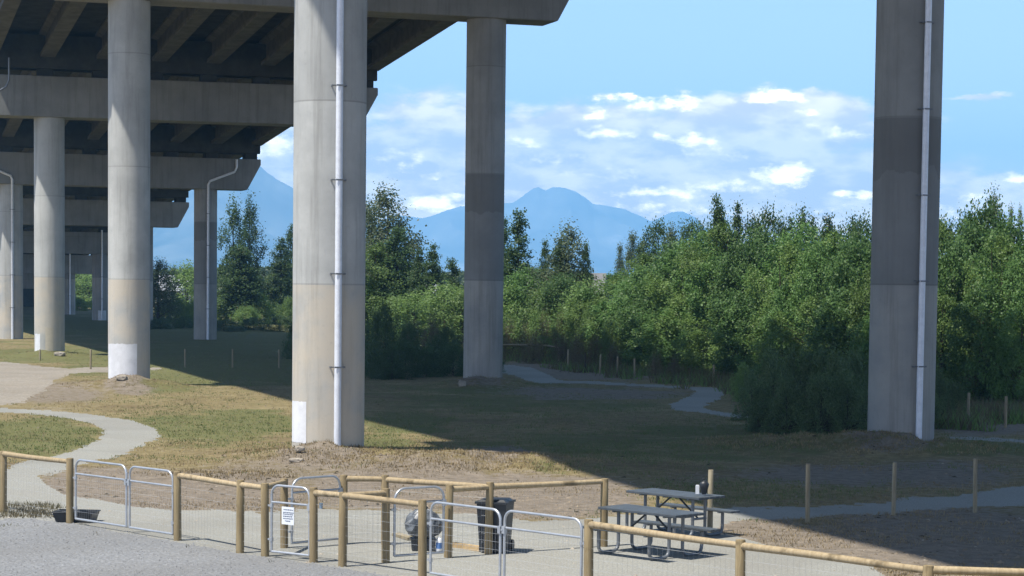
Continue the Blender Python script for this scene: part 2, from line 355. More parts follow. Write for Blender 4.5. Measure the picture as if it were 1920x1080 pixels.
# ------------------------------------------------------------------ ground scatter
def scatter(n, x0, x1, y0, y1, keep):
    x = RNG.uniform(x0, x1, n); y = RNG.uniform(y0, y1, n)
    r = np.stack([(x-CX)/F, -(y-CY)/F, -np.ones(n)]); w = np.array(RM) @ r; t = -H/w[2]; X = w[0]*t; Y = w[1]*t
    k = keep(X, Y, x, y); return X[k], Y[k]
def blades(name, X, Y, mat, h0, h1, w0, nb, label, spread=.09):
    n = len(X); X = np.repeat(X, nb)+RNG.normal(0, spread, n*nb); Y = np.repeat(Y, nb)+RNG.normal(0, spread, n*nb); N = n*nb
    Z = gh(X, Y); a = RNG.uniform(0, 2*PI, N); h = RNG.uniform(h0, h1, N); w = w0*RNG.uniform(.6, 1.3, N)
    b = RNG.uniform(0, 2*PI, N); l = h*RNG.uniform(.1, .9, N)
    dx, dy = np.cos(a)*w/2, np.sin(a)*w/2
    V = np.empty((N, 3, 3)); V[:, 0] = np.stack([X-dx, Y-dy, Z-.01], 1); V[:, 1] = np.stack([X+dx, Y+dy, Z-.01], 1)
    V[:, 2] = np.stack([X+np.cos(b)*l, Y+np.sin(b)*l, Z+h], 1)
    o = link(name, mesh_np(name, V.reshape(-1, 3), np.arange(N*3).reshape(-1, 3), M[mat])); return tag(o, label, 'grass', kind='stuff')
def notpath(x, y): return ~(inpoly(x, y, FINES) | inpoly(x, y, LOT) | inpoly(x, y, ROAD) | inpoly(x, y, FOOT))
def kg(X, Y, x, y):
    gr, di, _, _ = masks(X, Y); f = fbm(X, Y, 2.8, 21); return notpath(x, y) & (RNG.random(len(X)) < np.clip(gr*1.2-di*.7+.15+(f-.5)*2.6, 0, 1))
def kd(X, Y, x, y):
    gr, di, _, _ = masks(X, Y); f = fbm(X, Y, 2.2, 31); return notpath(x, y) & (RNG.random(len(X)) < np.clip(.55-di*.5-gr*.3+(f-.5)*2.6, 0, 1))
X, Y = scatter(46000, -60, 1980, 615, 1000, kg); blades('grass', X, Y, 'grassg', .02, .075, .024, 5, 'short green grass tufts over the meadow under the bridge')
X, Y = scatter(42000, -60, 1980, 640, 1090, kd); blades('dry_grass', X, Y, 'grassd', .015, .06, .022, 5, 'straw coloured dead grass lying over the meadow')
def kmound(X, Y, x, y):
    z = gh(X, Y); return notpath(x, y) & (z > .09) & (RNG.random(len(X)) < .8)
X, Y = scatter(60000, -60, 1980, 655, 960, kmound); blades('straw', X, Y, 'grassd', .02, .09, .03, 4, 'loose straw and dead weeds heaped around the pier bases', .12)
def stones(name, X, Y, mat, s0, s1, flat, label, cat):
    n = len(X); Z = gh(X, Y); base = np.array([(1, 0, 0), (0, 1, 0), (-1, 0, 0), (0, -1, 0), (0, 0, 1), (0, 0, -1), (.6, .6, .5), (-.6, .6, .5), (-.6, -.6, .5), (.6, -.6, .5)])[:6]
    fc = np.array([(0, 1, 4), (1, 2, 4), (2, 3, 4), (3, 0, 4), (1, 0, 5), (2, 1, 5), (3, 2, 5), (0, 3, 5)])
    s = s0*(s1/s0)**(RNG.random(n)**2.2); V = base[None]*(s[:, None, None])*RNG.uniform(.6, 1.3, (n, 6, 3)); V[:, :, 2] *= flat
    a = RNG.uniform(0, 2*PI, n); c, d = np.cos(a)[:, None], np.sin(a)[:, None]
    V = np.stack([V[:, :, 0]*c-V[:, :, 1]*d, V[:, :, 0]*d+V[:, :, 1]*c, V[:, :, 2]], -1)+np.stack([X, Y, Z], 1)[:, None]
    o = link(name, mesh_np(name, V.reshape(-1, 3), (fc[None]+np.arange(n)[:, None, None]*6).reshape(-1, 3), M[mat])); return tag(o, label, cat, kind='stuff')
X, Y = scatter(16000, -60, 1400, 965, 1110, lambda X, Y, x, y: inpoly(x, y+4, LOT)); stones('gravel', X, Y, 'lot', .010, .035, .6, 'loose grey crushed gravel on the parking lot', 'gravel')
M['clod'] = simple('earth_clods', (.25, .205, .15), .95, .1, 0, .45, 1.5)
M['litter'] = simple('dark_litter', (.07, .06, .04), .95, .1, 0, .4, 2)
def kc(X, Y, x, y):
    gr, di, _, _ = masks(X, Y); f = fbm(X, Y, 1.6, 41); return notpath(x, y) & (RNG.random(len(X)) < np.clip(di*.8+gh(X, Y)*3-.15+(f-.5)*2, 0, 1))
X, Y = scatter(26000, -60, 1980, 690, 1090, kc); stones('dirt_clods', X, Y, 'clod', .012, .07, .6, 'brown earth clods and small stones on the bare ground', 'earth')
X, Y = scatter(5200, -60, 1980, 690, 1090, lambda X, Y, x, y: kc(X, Y, x, y) & (fbm(X, Y, 1.1, 55) > .5)); stones('leaf_litter', X, Y, 'litter', .02, .09, .35, 'dark scraps of dead weeds scattered on the bare dirt', 'litter')
X, Y = scatter(1500, -60, 1980, 700, 1090, lambda X, Y, x, y: (RNG.random(len(x)) < .5) & (inpoly(x, y, FINES) | (blob(x, y, DIRT) > .4))); stones('pebbles', X, Y, 'stone', .010, .05, .6, 'pale pebbles scattered on dirt and path', 'pebbles')
def kw(X, Y, x, y):
    dx = 42/(.304+.953*np.clip((x-960)/4000, -.11, .5)); f = fbm(X, Y, 3.0, 71)
    return (Y > dx-17) & (Y < dx+4) & notpath(x, y) & (x > 690) & (x < 2000) & (RNG.random(len(X)) < np.clip((f-.38)*3+(Y-dx+6)*.06, 0, 1))
X, Y = scatter(60000, 600, 1990, 610, 830, kw); h_ = len(X)//2
o = blades('weeds', X[:h_], Y[:h_], 'leafb', .15, .75, .05, 7, 'tall brownish weeds in front of the wood edge', .16); o['category'] = 'weeds'
o = blades('green_weeds', X[h_:], Y[h_:], 'leafl', .12, .6, .05, 7, 'tall green weeds in front of the wood edge', .16); o['category'] = 'weeds'
X, Y = scatter(420, -40, 112, 944, 976, lambda X, Y, x, y: y < 972+.0*x); blades('fence_weeds', X, Y, 'leafb', .02, .11, .02, 6, 'low weeds growing along the lot edge under the left fence', .07)['category'] = 'weeds'
X, Y = scatter(700, -40, 1400, 950, 1100, lambda X, Y, x, y: inpoly(x+RNG.normal(0, 6, len(x)), y-7, LOT) & ~inpoly(x, y-13, LOT) & (fbm(X, Y, 1.3, 77) > .48)); blades('edge_weeds', X, Y, 'leafb', .02, .08, .014, 5, 'sparse weeds along the edge of the gravel lot', .05)['category'] = 'weeds'
# ------------------------------------------------------------------ bridge
bridge = empty('concrete_bridge', (0, 0, 0)); tag(bridge, 'long concrete highway viaduct on round columns receding to the left over the meadow', 'bridge')
RAD = {0: .945}
def frame(n):
    L, R = PIERS[n]; c = (L+R)/2; v = (R-L).normalized(); u = Vector((-v.y, v.x, 0)); return c, u, v, (R-L).length
OVR = 4.05
def OVL(n): return {-2: 8.0, -1: 6.6, 0: 6.0, 1: 4.9}.get(n, 4.4)
def cap(n):
    c, u, v, W = frame(n); z0 = ZB[n]; z1 = z0+2.35; zc = z1-.42; h = W/2; xl = OVL(n)-4.4 if n < 1 else 0
    prof = [(-h-3-xl, z0), (h+3, z0), (h+4.05, zc), (h+4.05, z1), (-h-4.05-xl, z1), (-h-4.05-xl, zc)]
    mb = MB(); vs = [c+v*a+u*s+Vector((0, 0, z)) for s in (-1.0, 1.0) for a, z in prof]; k = 6
    mb.add(vs, [(0, 1, 2, 3, 4, 5), (11, 10, 9, 8, 7, 6)]+[(i, i+6, (i+1) % 6+6, (i+1) % 6) for i in range(6)])
    o = mb.build('cap_beam', M['cap_shade'], bridge)
    bv = o.modifiers.new('b', 'BEVEL'); bv.width = .04; bv.segments = 1
    for a in np.linspace(-h-3.4, h+3.4, 8):       # bearing plinths
        b = MB(); b.box(c+v*a+Vector((0, 0, z1+.205)), (.9, 1.2, .45), Matrix.Rotation(math.atan2(v.y, v.x), 3, 'Z')); b.build('bearing_plinth', M['deck'], o)
    return o
CAPS = {}
for n in range(-2, 8):
    CAPS[n] = cap(n); c, u, v, W = frame(n); r = RAD.get(n, .875)
    for P in PIERS[n]:
        mb = MB(); n_ = 56; zt = ZB[n]; vs = []; zs = np.arange(-.6, zt, 1.1).tolist()+[zt+.02]
        for z in zs:
            for k in range(n_): vs.append((P.x+r*math.cos(2*PI*k/n_), P.y+r*math.sin(2*PI*k/n_), z))
        fs = [(i*n_+k, i*n_+(k+1) % n_, (i+1)*n_+(k+1) % n_, (i+1)*n_+k) for i in range(len(zs)-1) for k in range(n_)]
        mb.add(vs, fs, True); mb.build('column', M['concrete' if P == PIERS[n][0] else 'stained'], CAPS[n])  # 'stained': right columns, stain bands plus tone lowered to paint in shade
def pipe(n, side, extra=None):
    c, u, v, W = frame(n); P = PIERS[n][side]; r = RAD.get(n, .875)+.12; w = -u
    B = P+w*r; mb = MB(); zt = ZB[n]
    top = [B+Vector((0, 0, .02)), B+Vector((0, 0, 1)), B+Vector((0, 0, zt-.2))]
    s = 1 if side else -1
    if extra: top = top[:2]+[B+Vector((0, 0, zt+.35)), B+w*.12+v*s*.12+Vector((0, 0, zt+.6)), B+w*.12+v*s*2.0+Vector((0, 0, zt+1.35)), B+w*.12+v*s*2.15+Vector((0, 0, zt+1.7)), B+w*.12+v*s*2.15+Vector((0, 0, zt+2.3))]
    else: top.append(B+Vector((0, 0, zt+2.6)))
    mb.tube(top, .092, 14); o = mb.build('downpipe', M['pipe'], CAPS[n])
    A = Matrix.Rotation(math.atan2(v.y, v.x), 3, 'Z'); off = 0.02 if n else 0.0
    z = 2.35
    while z < zt-.5:
        cl = MB(); cl.box(B+Vector((0, 0, z))+w*.0, (.38, .04, .028), A); cl.box(B+Vector((0, 0, z))+w*.095, (.20, .02, .04), A)
        for q in (-.18, .18): cl.box(B+v*q-w*.1+Vector((0, 0, z)), (.03, .22, .04), A)
        cl.build('pipe_clamp', M['steel'], CAPS[n]); z += 2.4
for n, s, e in ((0, 0, 0), (0, 1, 0), (3, 0, 1), (3, 1, 1), (5, 1, 0), (6, 1, 0)): pipe(n, s, e)
# scupper pipe hanging in front of the second cap's left end
c, u, v, W = frame(2); w = -u; e0 = at(17, 108, 121.5); mb = MB()
mb.tube([e0, e0-Vector((0, 0, .6)), at(17, 150, 121.5), at(12, 162, 121.5), at(-14, 178, 121.5), at(-18, 190, 121.5), at(-18, 400, 121.5)], .055, 10); mb.build('scupper_pipe', M['steel'], CAPS[2])
def patch(n, side, px0, px1, py0, py1, mat, label, wob=0.0):
    P = PIERS[n][side]; r = RAD.get(n, .875)+.005; mb = MB()
    def ang(px):
        d = ray(px, 600); dx, dy = d.x/d.y, 1.0; L = math.hypot(dx, dy); dx /= L; dy /= L
        b = P.x*dx+P.y*dy; cc = P.x**2+P.y**2-r*r; disc = b*b-cc
        t = b-math.sqrt(max(disc, 0)); return math.atan2(dy*t-P.y, dx*t-P.x), t*dy
    a0, D0 = ang(px0); a1, D1 = ang(px1); Dm = (D0+D1)/2
    z0 = at(px0, py1, Dm).z; z1 = at(px0, py0, Dm).z; K = 14; vs = []
    for i in range(K+1):
        a = a0+(a1-a0)*i/K
        for z in (z0+random.uniform(-1, 1)*wob, z1+random.uniform(-1, 1)*wob): vs.append((P.x+r*math.cos(a), P.y+r*math.sin(a), z))
    mb.add(vs, [(2*i, 2*i+2, 2*i+3, 2*i+1) for i in range(K)], True)
    tag(mb.build('paint_patch', M[mat], CAPS[n]), label)
patch(1, 0, 203.5, 257, 644, 735, 'patchw', 'large white painted patch round the column foot', .02)
patch(0, 0, 548.6, 575, 752, 829, 'patchw', 'small white painted rectangle near the column foot', .01)
patch(2, 0, 65.8, 75, 626, 680, 'patchw', 'narrow white painted strip on the left of the column foot', .02)
patch(2, 0, 85, 100, 614, 680, 'patchb', 'narrow beige painted strip on the column foot', .02)
patch(5, 1, 184, 199, 582, 616, 'patchw', 'pale painted patch on the far column foot', .02)
NG = 8
def edge(n, t, ov=0):
    c, u, v, W = frame(n); a = -W/2-OVL(n) if t < 0 else W/2+OVR
    return c+v*a
def girder_pt(n, i):
    c, u, v, W = frame(n); a0 = -W/2-3.35; a1 = W/2+3.75; return c+v*(a0+(a1-a0)*i/(NG-1))
GB = 1.05
for n in range(-2, 8):
    zt0, zt1 = ZB[n]+2.35, ZB[n+1]+2.35; c0, u0, v0, _ = frame(n); c1, u1, v1, _ = frame(n+1)
    for i in range(NG):
        p, q = girder_pt(n, i)+u0*.5, girder_pt(n+1, i)-u1*.5; vv = (v0+v1).normalized()
        prof = [(-.42, 0), (.42, 0), (.42, .22), (.12, .42), (.12, 1.2), (.45, 1.36), (.45, 1.5), (-.45, 1.5), (-.45, 1.36), (-.12, 1.2), (-.12, .42), (-.42, .22)]
        k = len(prof); vs = [e+vv*a+Vector((0, 0, zt+GB+z)) for e, zt in ((p, zt0), (q, zt1)) for a, z in prof]
        mb = MB(); mb.add(vs, [tuple(range(k)), tuple(reversed(range(k, 2*k)))]+[(j, j+k, (j+1) % k+k, (j+1) % k) for j in range(k)])
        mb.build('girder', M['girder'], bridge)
    mb = MB(); A = [edge(n, -1), edge(n, 1), edge(n+1, 1), edge(n+1, -1)]; zz = [zt0, zt0, zt1, zt1]
    lo = [a+Vector((0, 0, z+GB+1.503)) for a, z in zip(A, zz)]; hi = [a+Vector((0, 0, z+GB+1.75)) for a, z in zip(A, zz)]
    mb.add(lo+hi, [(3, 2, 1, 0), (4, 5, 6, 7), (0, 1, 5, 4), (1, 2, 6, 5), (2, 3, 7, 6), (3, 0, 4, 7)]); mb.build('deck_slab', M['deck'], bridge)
    for s in (0, 1):
        e0, e1 = (A[0], A[3]) if s == 0 else (A[1], A[2]); q = v0*(.15 if s == 0 else -.15); mb = MB(); vs = []
        for e, z in ((e0, zt0), (e1, zt1)):
            for a, b in ((-.18, 1.2), (.18, 1.2), (.18, 2.3), (-.18, 2.3)): vs.append(e+q+v0*a*(1)+Vector((0, 0, z+GB+b+(.553 if b < 2 else .2)))) 
        mb.add(vs, [(0, 1, 2, 3), (7, 6, 5, 4)]+[(j, j+4, (j+1) % 4+4, (j+1) % 4) for j in range(4)]); mb.build('parapet', M['concrete'], bridge)
for n in range(-2, 9):
    c, u, v, W = frame(n); z = ZB[n]+2.35+.43; mb = MB()
    for s in (-.75, .75):
        a0, a1 = -W/2-3.9, W/2+4.0; p = c+v*(a0+a1)/2+u*s; mb.box(p+Vector((0, 0, z+.95)), (a1-a0, .45, 1.9), Matrix.Rotation(math.atan2(v.y, v.x), 3, 'Z'))
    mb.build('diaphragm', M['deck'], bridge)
# abutment where the viaduct lands
c, u, v, W = frame(8); ab = MB(); ab.box(c+Vector((0, 0, 1.9))+v*-1.0, (W+16, 1.6, 4.2), Matrix.Rotation(math.atan2(v.y, v.x), 3, 'Z')); ab.build('abutment', M['deck'], bridge)
# ------------------------------------------------------------------ posts, fences, gates
def zg(p): return Vector((p.x, p.y, ghs(p.x, p.y)))
def post_mesh(r, h, mat='post', name='post', sq=False):
    mb = MB(); prof = [(r*1.03, -.3), (r*1.02, 0), (r, h*.5), (r*.97, h-.012), (r*.88, h)]
    mb.lathe(prof, 14 if not sq else 8); return mb.mesh(name, M[mat])
PM = post_mesh(.068, 1.2)
FEN = {}
def fence(name, label, posts, rails, group=None):
    pts = [zg(p) for p in posts]; root = empty('rail_fence', pts[0]); tag(root, label, 'fence')
    for p in pts:
        o = link('post', PM, root, p-root.location); o.rotation_euler = (random.uniform(-.012, .012), random.uniform(-.012, .012), random.uniform(0, 6)); o.scale = (1, 1, random.uniform(.99, 1.02))
    for a, b in rails:
        A, B = pts[a]+Vector((0, 0, 1.14)), pts[b]+Vector((0, 0, 1.14)); d = (B-A); L = d.length; t = d.normalized()
        side = Vector((t.y, -t.x, 0)); side = side if side.y < 0 else -side
        A2 = A+t*.03; B2 = B-t*.03; n = max(3, int(L/.4)); ph = random.random()*6
        mb = MB(); mb.tube([A2.lerp(B2, i/n)+Vector((0, 0, .004*math.sin(i*.9+ph)))-root.location for i in range(n+1)], .052, 10, r2=.044); mb.build('rail', M['rail'], root)
        wm = MB(); r = .0016; x = .1
        wire_panel(wm, A-Vector((0, 0, 1.14))-root.location, B-Vector((0, 0, 1.14))-root.location, .05, 1.06, .10, .15)
        wm.build('wire_mesh', M['wire'], root)
    return root
def wire_panel(wm, A, B, z0, z1, dx, dz, r=.0016):
    r = .0011
    d = B-A; L = d.length; t = d.normalized(); k = int(L/dx)
    for i in range(1, k):
        p = A+t*(i*dx); wm.tube([p+Vector((0, 0, z0)), p+Vector((0, 0, z1))], r, 3, False)
    z = z0
    while z <= z1+.001:
        wm.tube([A+t*.02+Vector((0, 0, z)), B-t*.02+Vector((0, 0, z))], r*1.25, 3, False); z += dz
P = dict(F0=gp(-130, 938), F1=gp(6, 960), F2=gp(131, 982), F3=gp(333, 1014), F4=gp(450, 1037), F5=gp(497, 1043), F6=gp(588, 1054), F7=gp(642, 1062), F8=gp(792, 1083), F9=gp(1103, 1134),
         F10=gp(1387, 1186), F11=gp(1735, 1246), F12=gp(2040, 1252), B1=gp(533, 1027), B2=gp(645, 1019), B3=gp(722, 1020), B4=gp(723, 1054), B5=gp(840, 1044), B6=gp(916, 1037), B7=gp(1132, 1023))
fence('a', 'short peeled rail fence on two posts at the left by the black tub', [P['F0'], P['F1'], P['F2']], [(0, 1), (1, 2)])
fence('b', 'rail fence of four round posts between the left double gate and the sign gate', [P['F3'], P['F4'], P['F5'], P['B1']], [(0, 1), (1, 2), (2, 3)])
fence('c', 'rail fence in front of the gravel vestibule between sign gate and near double gate', [P['F6'], P['F7'], P['F8'], P['B4']], [(0, 1), (1, 2), (1, 3)])
fence('d', 'longest back rail fence running behind the bins towards the picnic tables', [P['B2'], P['B3'], P['B6'], P['B7'], P['B5']], [(0, 1), (1, 2), (2, 3), (4, 2)])
fence('e', 'nearest rail fence passing in front of the picnic tables', [P['F9'], P['F10'], P['F11'], P['F12']], [(0, 1), (1, 2), (2, 3)])
def gate(a, b, hinge, label, group=None, rad=.17, hgt=1.2, mid=.94, sign=False, latch=True):
    A, B = zg(a), zg(b); d = B-A; L = d.length; root = empty('metal_gate', A, math.atan2(d.y, d.x)); tag(root, label, 'gate', group)
    z0 = .10; mb = MB(); r = .021; pts = [(0, 0, z0)]
    for k in range(7):
        t = PI/2*k/6; pts.append((rad-rad*math.cos(t), 0, hgt-rad+rad*math.sin(t)))
    for k in range(7):
        t = PI/2*k/6; pts.append((L-rad+rad*math.sin(t), 0, hgt-rad+rad*math.cos(t)))
    pts.append((L, 0, z0)); mb.tube(pts, r, 10); mb.tube([(0, 0, z0), (L, 0, z0)], r, 10); mb.build('frame', M['gate'], root)
    m2 = MB(); m2.tube([(0, 0, mid), (L, 0, mid)], r*.92, 10); m2.build('cross_bar', M['gate'], root)
    wm = MB(); wire_panel(wm, Vector((0, 0, 0)), Vector((L, 0, 0)), z0+.02, mid, .06, .12, .0015); wm.build('wire_mesh', M['wire'], root)
    hx = 0 if hinge < 0 else L; s = -1 if hinge < 0 else 1
    for z in (.30, .86):
        h = MB(); h.box((hx+s*.035, 0, z), (.075, .03, .03)); h.lathe([(.03, -.03), (.03, .03)], 10, (hx, 0, z)); h.build('hinge', M['gate'], root)
    if latch:
        lx = L if hinge < 0 else 0; h = MB(); h.box((lx, -.012, mid-.03), (.06, .05, .11)); h.box((lx+(.03 if hinge < 0 else -.03), -.02, mid-.03), (.09, .02, .02)); h.build('latch', M['gate'], root)
    return root, L
def lerp(a, b, t): return a+(b-a)*t
g1, g2 = P['F2'], P['F3']
gate(gp(142, 984), gp(237, 999), -1, 'left leaf of the double tube gate beside the black tub')
gate(gp(243, 1000), gp(324, 1013), 1, 'right leaf of the left double tube gate, without a sign or tub')
gs, L = gate(gp(509, 1045), gp(580, 1053), -1, 'single tube gate carrying a white notice', mid=.92, rad=.16)
sg = MB(); sg.box((L*.47, -.035, .72), (.265, .008, .29)); so = sg.build('notice_sign', M['white'], gs); tag(so, 'white square notice with small blue-grey writing')
tx = MB()
for row, z in enumerate((.82, .775, .745, .71, .675, .635)):
    x = L*.47-.10+(.0 if row not in (5,) else .04)+(.01 if row == 0 else 0); end = L*.47+.10-(.05 if row == 5 else .0)
    if row == 2 or True:
        while x < end:
            w = random.uniform(.012, .04); tx.box((x+w/2, -.041, z+random.uniform(-.002, .002)), (w, .003, .014)); x += w+.010
tx.build('notice_writing', M['ink'], so)
gate(gp(547, 1029), gp(637, 1020), -1, 'rear tube gate in the vestibule, behind the sign gate', mid=.96, rad=.2)
gate(gp(739, 1053), gp(831, 1046), -1, 'tube gate standing in front of the grey rubbish bag', mid=.96, rad=.2)
gate(gp(807, 1086), gp(937, 1107), -1, 'near double gate leaf in front of the wheeled bin, hinged on the thick post', mid=.94, rad=.16)
gate(gp(945, 1108), gp(1089, 1131), 1, 'near double gate leaf to the right of the wheeled bin', mid=.94, rad=.16)
def stake(x, yt, yb, r=.05, label=None, group=None, cat='post', mat='stake', lean=0):
    p = gp(x, yb); h = (yb-yt)/(F/p.y); p = zg(p)
    o = tag(link('wooden_post', post_mesh(r, h, mat, 'wooden_post')), label, cat, group); o.location = p; o.rotation_euler = (lean*.02, lean*.03, 0)
stake(1331, 880, 998, .052, 'bare wooden post standing in front of the far picnic table', lean=0)
stake(1514, 868, 980, .045, 'bare wooden post beside the right path, nearest to the picnic tables', lean=-.3)
stake(1675, 865, 965, .045, 'bare wooden post beside the right path, middle of three', lean=.2)
stake(1828, 857, 959, .045, 'bare wooden post beside the right path, farthest from the tables', lean=-.4)
for x, a, b in ((1065, 655, 694), (1125, 664, 700), (1157, 668, 703), (1190, 672, 708), (1225, 675, 705), (1338, 683, 717)):
    stake(x, a, b, .05, 'thin post in the far row along the wood edge', 'far posts along the wood edge', lean=random.uniform(-1, 1))
stake(1097, 660, 698, .045, 'darkest thin post in the far row along the wood edge', mat='bark', lean=.5)
stake(1815, 737, 793, .05, 'thin post right of the big right column, left of the pair', lean=.2); stake(1885, 743, 802, .05, 'thin post right of the big right column, right of the pair')
stake(170, 655, 692, .05, 'small sunlit post between the two left lit columns', lean=.2)
for x in (347, 436, 523): stake(x, 655, 690, .045, 'thin post standing in the shaded grass under the bridge', 'posts in the shaded grass')
stake(75, 655, 676, .05, 'short stub post at the foot of the far left column')
# far handrail beyond the middle column
ra, rb, rc = gp(880, 677), gp(1017, 677), gp(1047, 684)
rf = empty('pole_railing', zg(ra)); tag(rf, 'thin pole railing beyond the shaded middle column', 'railing')
for a in (ra, rb, rc): link('post', post_mesh(.045, 1.0, 'stake'), rf, zg(a)-rf.location)
for a, b in ((ra, rb), (rb, rc)):
    mb = MB(); mb.tube([zg(a)+Vector((0, 0, .98))-rf.location, zg(b)+Vector((0, 0, .98))-rf.location], .045, 8); mb.build('rail', M['stake'], rf)
# ------------------------------------------------------------------ picnic tables
def smooth_path(pts, rad, seg=5):
    pts = [Vector(p) for p in pts]; out = [pts[0]]
    for i in range(1, len(pts)-1):
        a, b, c = pts[i-1], pts[i], pts[i+1]; d1 = (a-b).normalized(); d2 = (c-b).normalized(); r = min(rad, (a-b).length*.49, (c-b).length*.49)
        p, q = b+d1*r, b+d2*r
        for k in range(seg+1):
            t = k/seg; out.append(p.lerp(b, t).lerp(b.lerp(q, t), t))
    out.append(pts[-1]); return out
def table(c, rz):
    root = empty('picnic_table', zg(Vector((c.x, c.y, 0))), rz)
    L, Wd = 1.78, .74; mb = MB()
    for k in range(5): mb.box((0, -Wd/2+Wd/10+k*Wd/5, .745), (L, Wd/5-.012, .045))
    o = mb.build('tabletop', M['tabletop'], root); b = o.modifiers.new('b', 'BEVEL'); b.width = .008; b.segments = 2
    for s in (-1, 1):
        mb = MB()
        for k in (-1, 1): mb.box((0, s*.66+k*.065, .445), (L, .12, .04))
        o = mb.build('bench', M['tabletop'], root); b = o.modifiers.new('b', 'BEVEL'); b.width = .008; b.segments = 2
    for e in (-1, 1):
        x = e*.58
        for s in (-1, 1):
            mb = MB(); mb.tube(smooth_path([(x, s*.17, .71), (x, s*.17, .03), (x, s*.66, .03), (x, s*.66, .42)], .14), .03, 10); mb.build('leg', M['steel'], root)
        mb = MB(); mb.box((x, 0, .708), (.05, .62, .03)); mb.box((x, -.66, .415), (.05, .24, .02)); mb.box((x, .66, .415), (.05, .24, .02)); mb.tube([(x, -.2, .34), (x, .2, .34)], .022, 8); mb.build('cross_brace', M['steel'], root)
        mb = MB(); mb.tube([(e*.08, 0, .70), (x, 0, .33)], .018, 8); mb.build('diagonal_brace', M['darksteel'], root)
    mb = MB(); mb.box((0, 0, .712), (.06, .6, .025)); mb.build('centre_rail', M['steel'], root)
    return root
cA = gp(1220, 954, .77); cB = gp(1266, 923.5, .77)
tA = table(cA, math.radians(-46)); tag(tA, 'near dark grey picnic table with attached benches', 'picnic table', 'picnic tables')
tB = copy_tree(tA); tB.location = zg(Vector((cB.x, cB.y, 0))); tB.rotation_euler.z = math.radians(-46); tag(tB, 'far dark grey picnic table with a black bag on it', 'picnic table', 'picnic tables')
# bag and box on the far table
p = gp(1319, 927, .79)
bg = MB(); bg.lathe([(.035, 0), (.05, .04), (.075, .12), (.09, .18), (.075, .215), (.045, .235), (.02, .25)], 16, sx=1.0, sy=.8)
o = bg.build('black_bag', M['black'], None, p+Vector((0.01, 0, 0))); tag(o, 'small black bag standing on the far picnic table', 'bag')
ha = MB(); ha.tube(smooth_path([(-.04, 0, .22), (-.04, 0, .29), (.04, 0, .29), (.04, 0, .22)], .04), .008, 6); ha.build('handle', M['black'], o)
q = gp(1307.5, 926, .79); wb = MB(); wb.box((0, 0, .075), (.062, .06, .15)); wb.box((0, 0, .156), (.05, .05, .012)); o = wb.build('white_carton', M['white'], None, q); tag(o, 'narrow white carton beside the black bag on the table', 'carton')
# wheeled bin
p = zg(gp(928, 1033)); wbin = empty('wheeled_bin', p, math.radians(-14)); tag(wbin, 'black wheeled rubbish bin with closed lid behind the rail post', 'bin')
mb = MB(); mb.box((0, 0, .44), (.46, .5, .82)); vs = mb.v
mb.v = [(x*(1.13 if z > .4 else .93), y*(1.1 if z > .4 else .92), z) for x, y, z in vs]
for k in range(-3, 4): mb.box((k*.065, -.262-.005, .5), (.014, .02, .6), Matrix.Rotation(-.055, 3, 'X'))
o = mb.build('body', M['black'], wbin)
mb = MB(); mb.box((0, -.01, .865), (.57, .60, .035)); mb.box((0, -.01, .90), (.5, .52, .04), None, .8); lo = mb.build('lid', M['black'], wbin)
mb = MB(); mb.tube([(-.22, .33, .86), (.22, .33, .86)], .018, 8); mb.build('handle', M['black'], wbin)
for s in (-1, 1):
    mb = MB(); mb.tube([(s*.2, .24, .10), (s*.26, .24, .10)], .10, 18); mb.build('wheel', M['black'], wbin)
# crate + bulging rubbish bag
p = zg(gp(793, 1030)); cr = empty('black_crate', p, .1); tag(cr, 'low black crate under the grey rubbish bag', 'crate')
mb = MB(); mb.box((0, 0, .10), (.38, .32, .20), None, 1.08); mb.box((0, 0, .2), (.43, .37, .02)); mb.build('body', M['black'], cr)
mb = MB(); N1, N2 = 20, 26
prof = [(.13, 0), (.24, .05), (.31, .14), (.315, .25), (.28, .34), (.21, .42), (.13, .475), (.06, .50)]
for k, (r, z) in enumerate(prof):
    pass
vs = []; fs = []
for k, (r, z) in enumerate(prof):
    for j in range(N2):
        a = 2*PI*j/N2; w = 1+.10*math.sin(5*a+k*.7)+.07*math.sin(9*a+k*1.9)+random.uniform(-.04, .04); vs.append((r*w*math.cos(a), .8*r*w*math.sin(a), .215+z+random.uniform(-.008, .008)))
for k in range(len(prof)-1):
    for j in range(N2): fs.append((k*N2+j, k*N2+(j+1) % N2, (k+1)*N2+(j+1) % N2, (k+1)*N2+j))
mb.add(vs, fs); mb.add(vs[-N2:], [tuple(range(N2))]); mb.add(vs[:N2], [tuple(reversed(range(N2)))])
mb.tube([(0, 0, .70), (.02, 0, .73), (.05, .01, .76)], .035, 7, r2=.05)
o = mb.build('rubbish_bag', M['greybag'], None, p); tag(o, 'bulging grey and black plastic rubbish bag set on a low crate', 'rubbish bag')
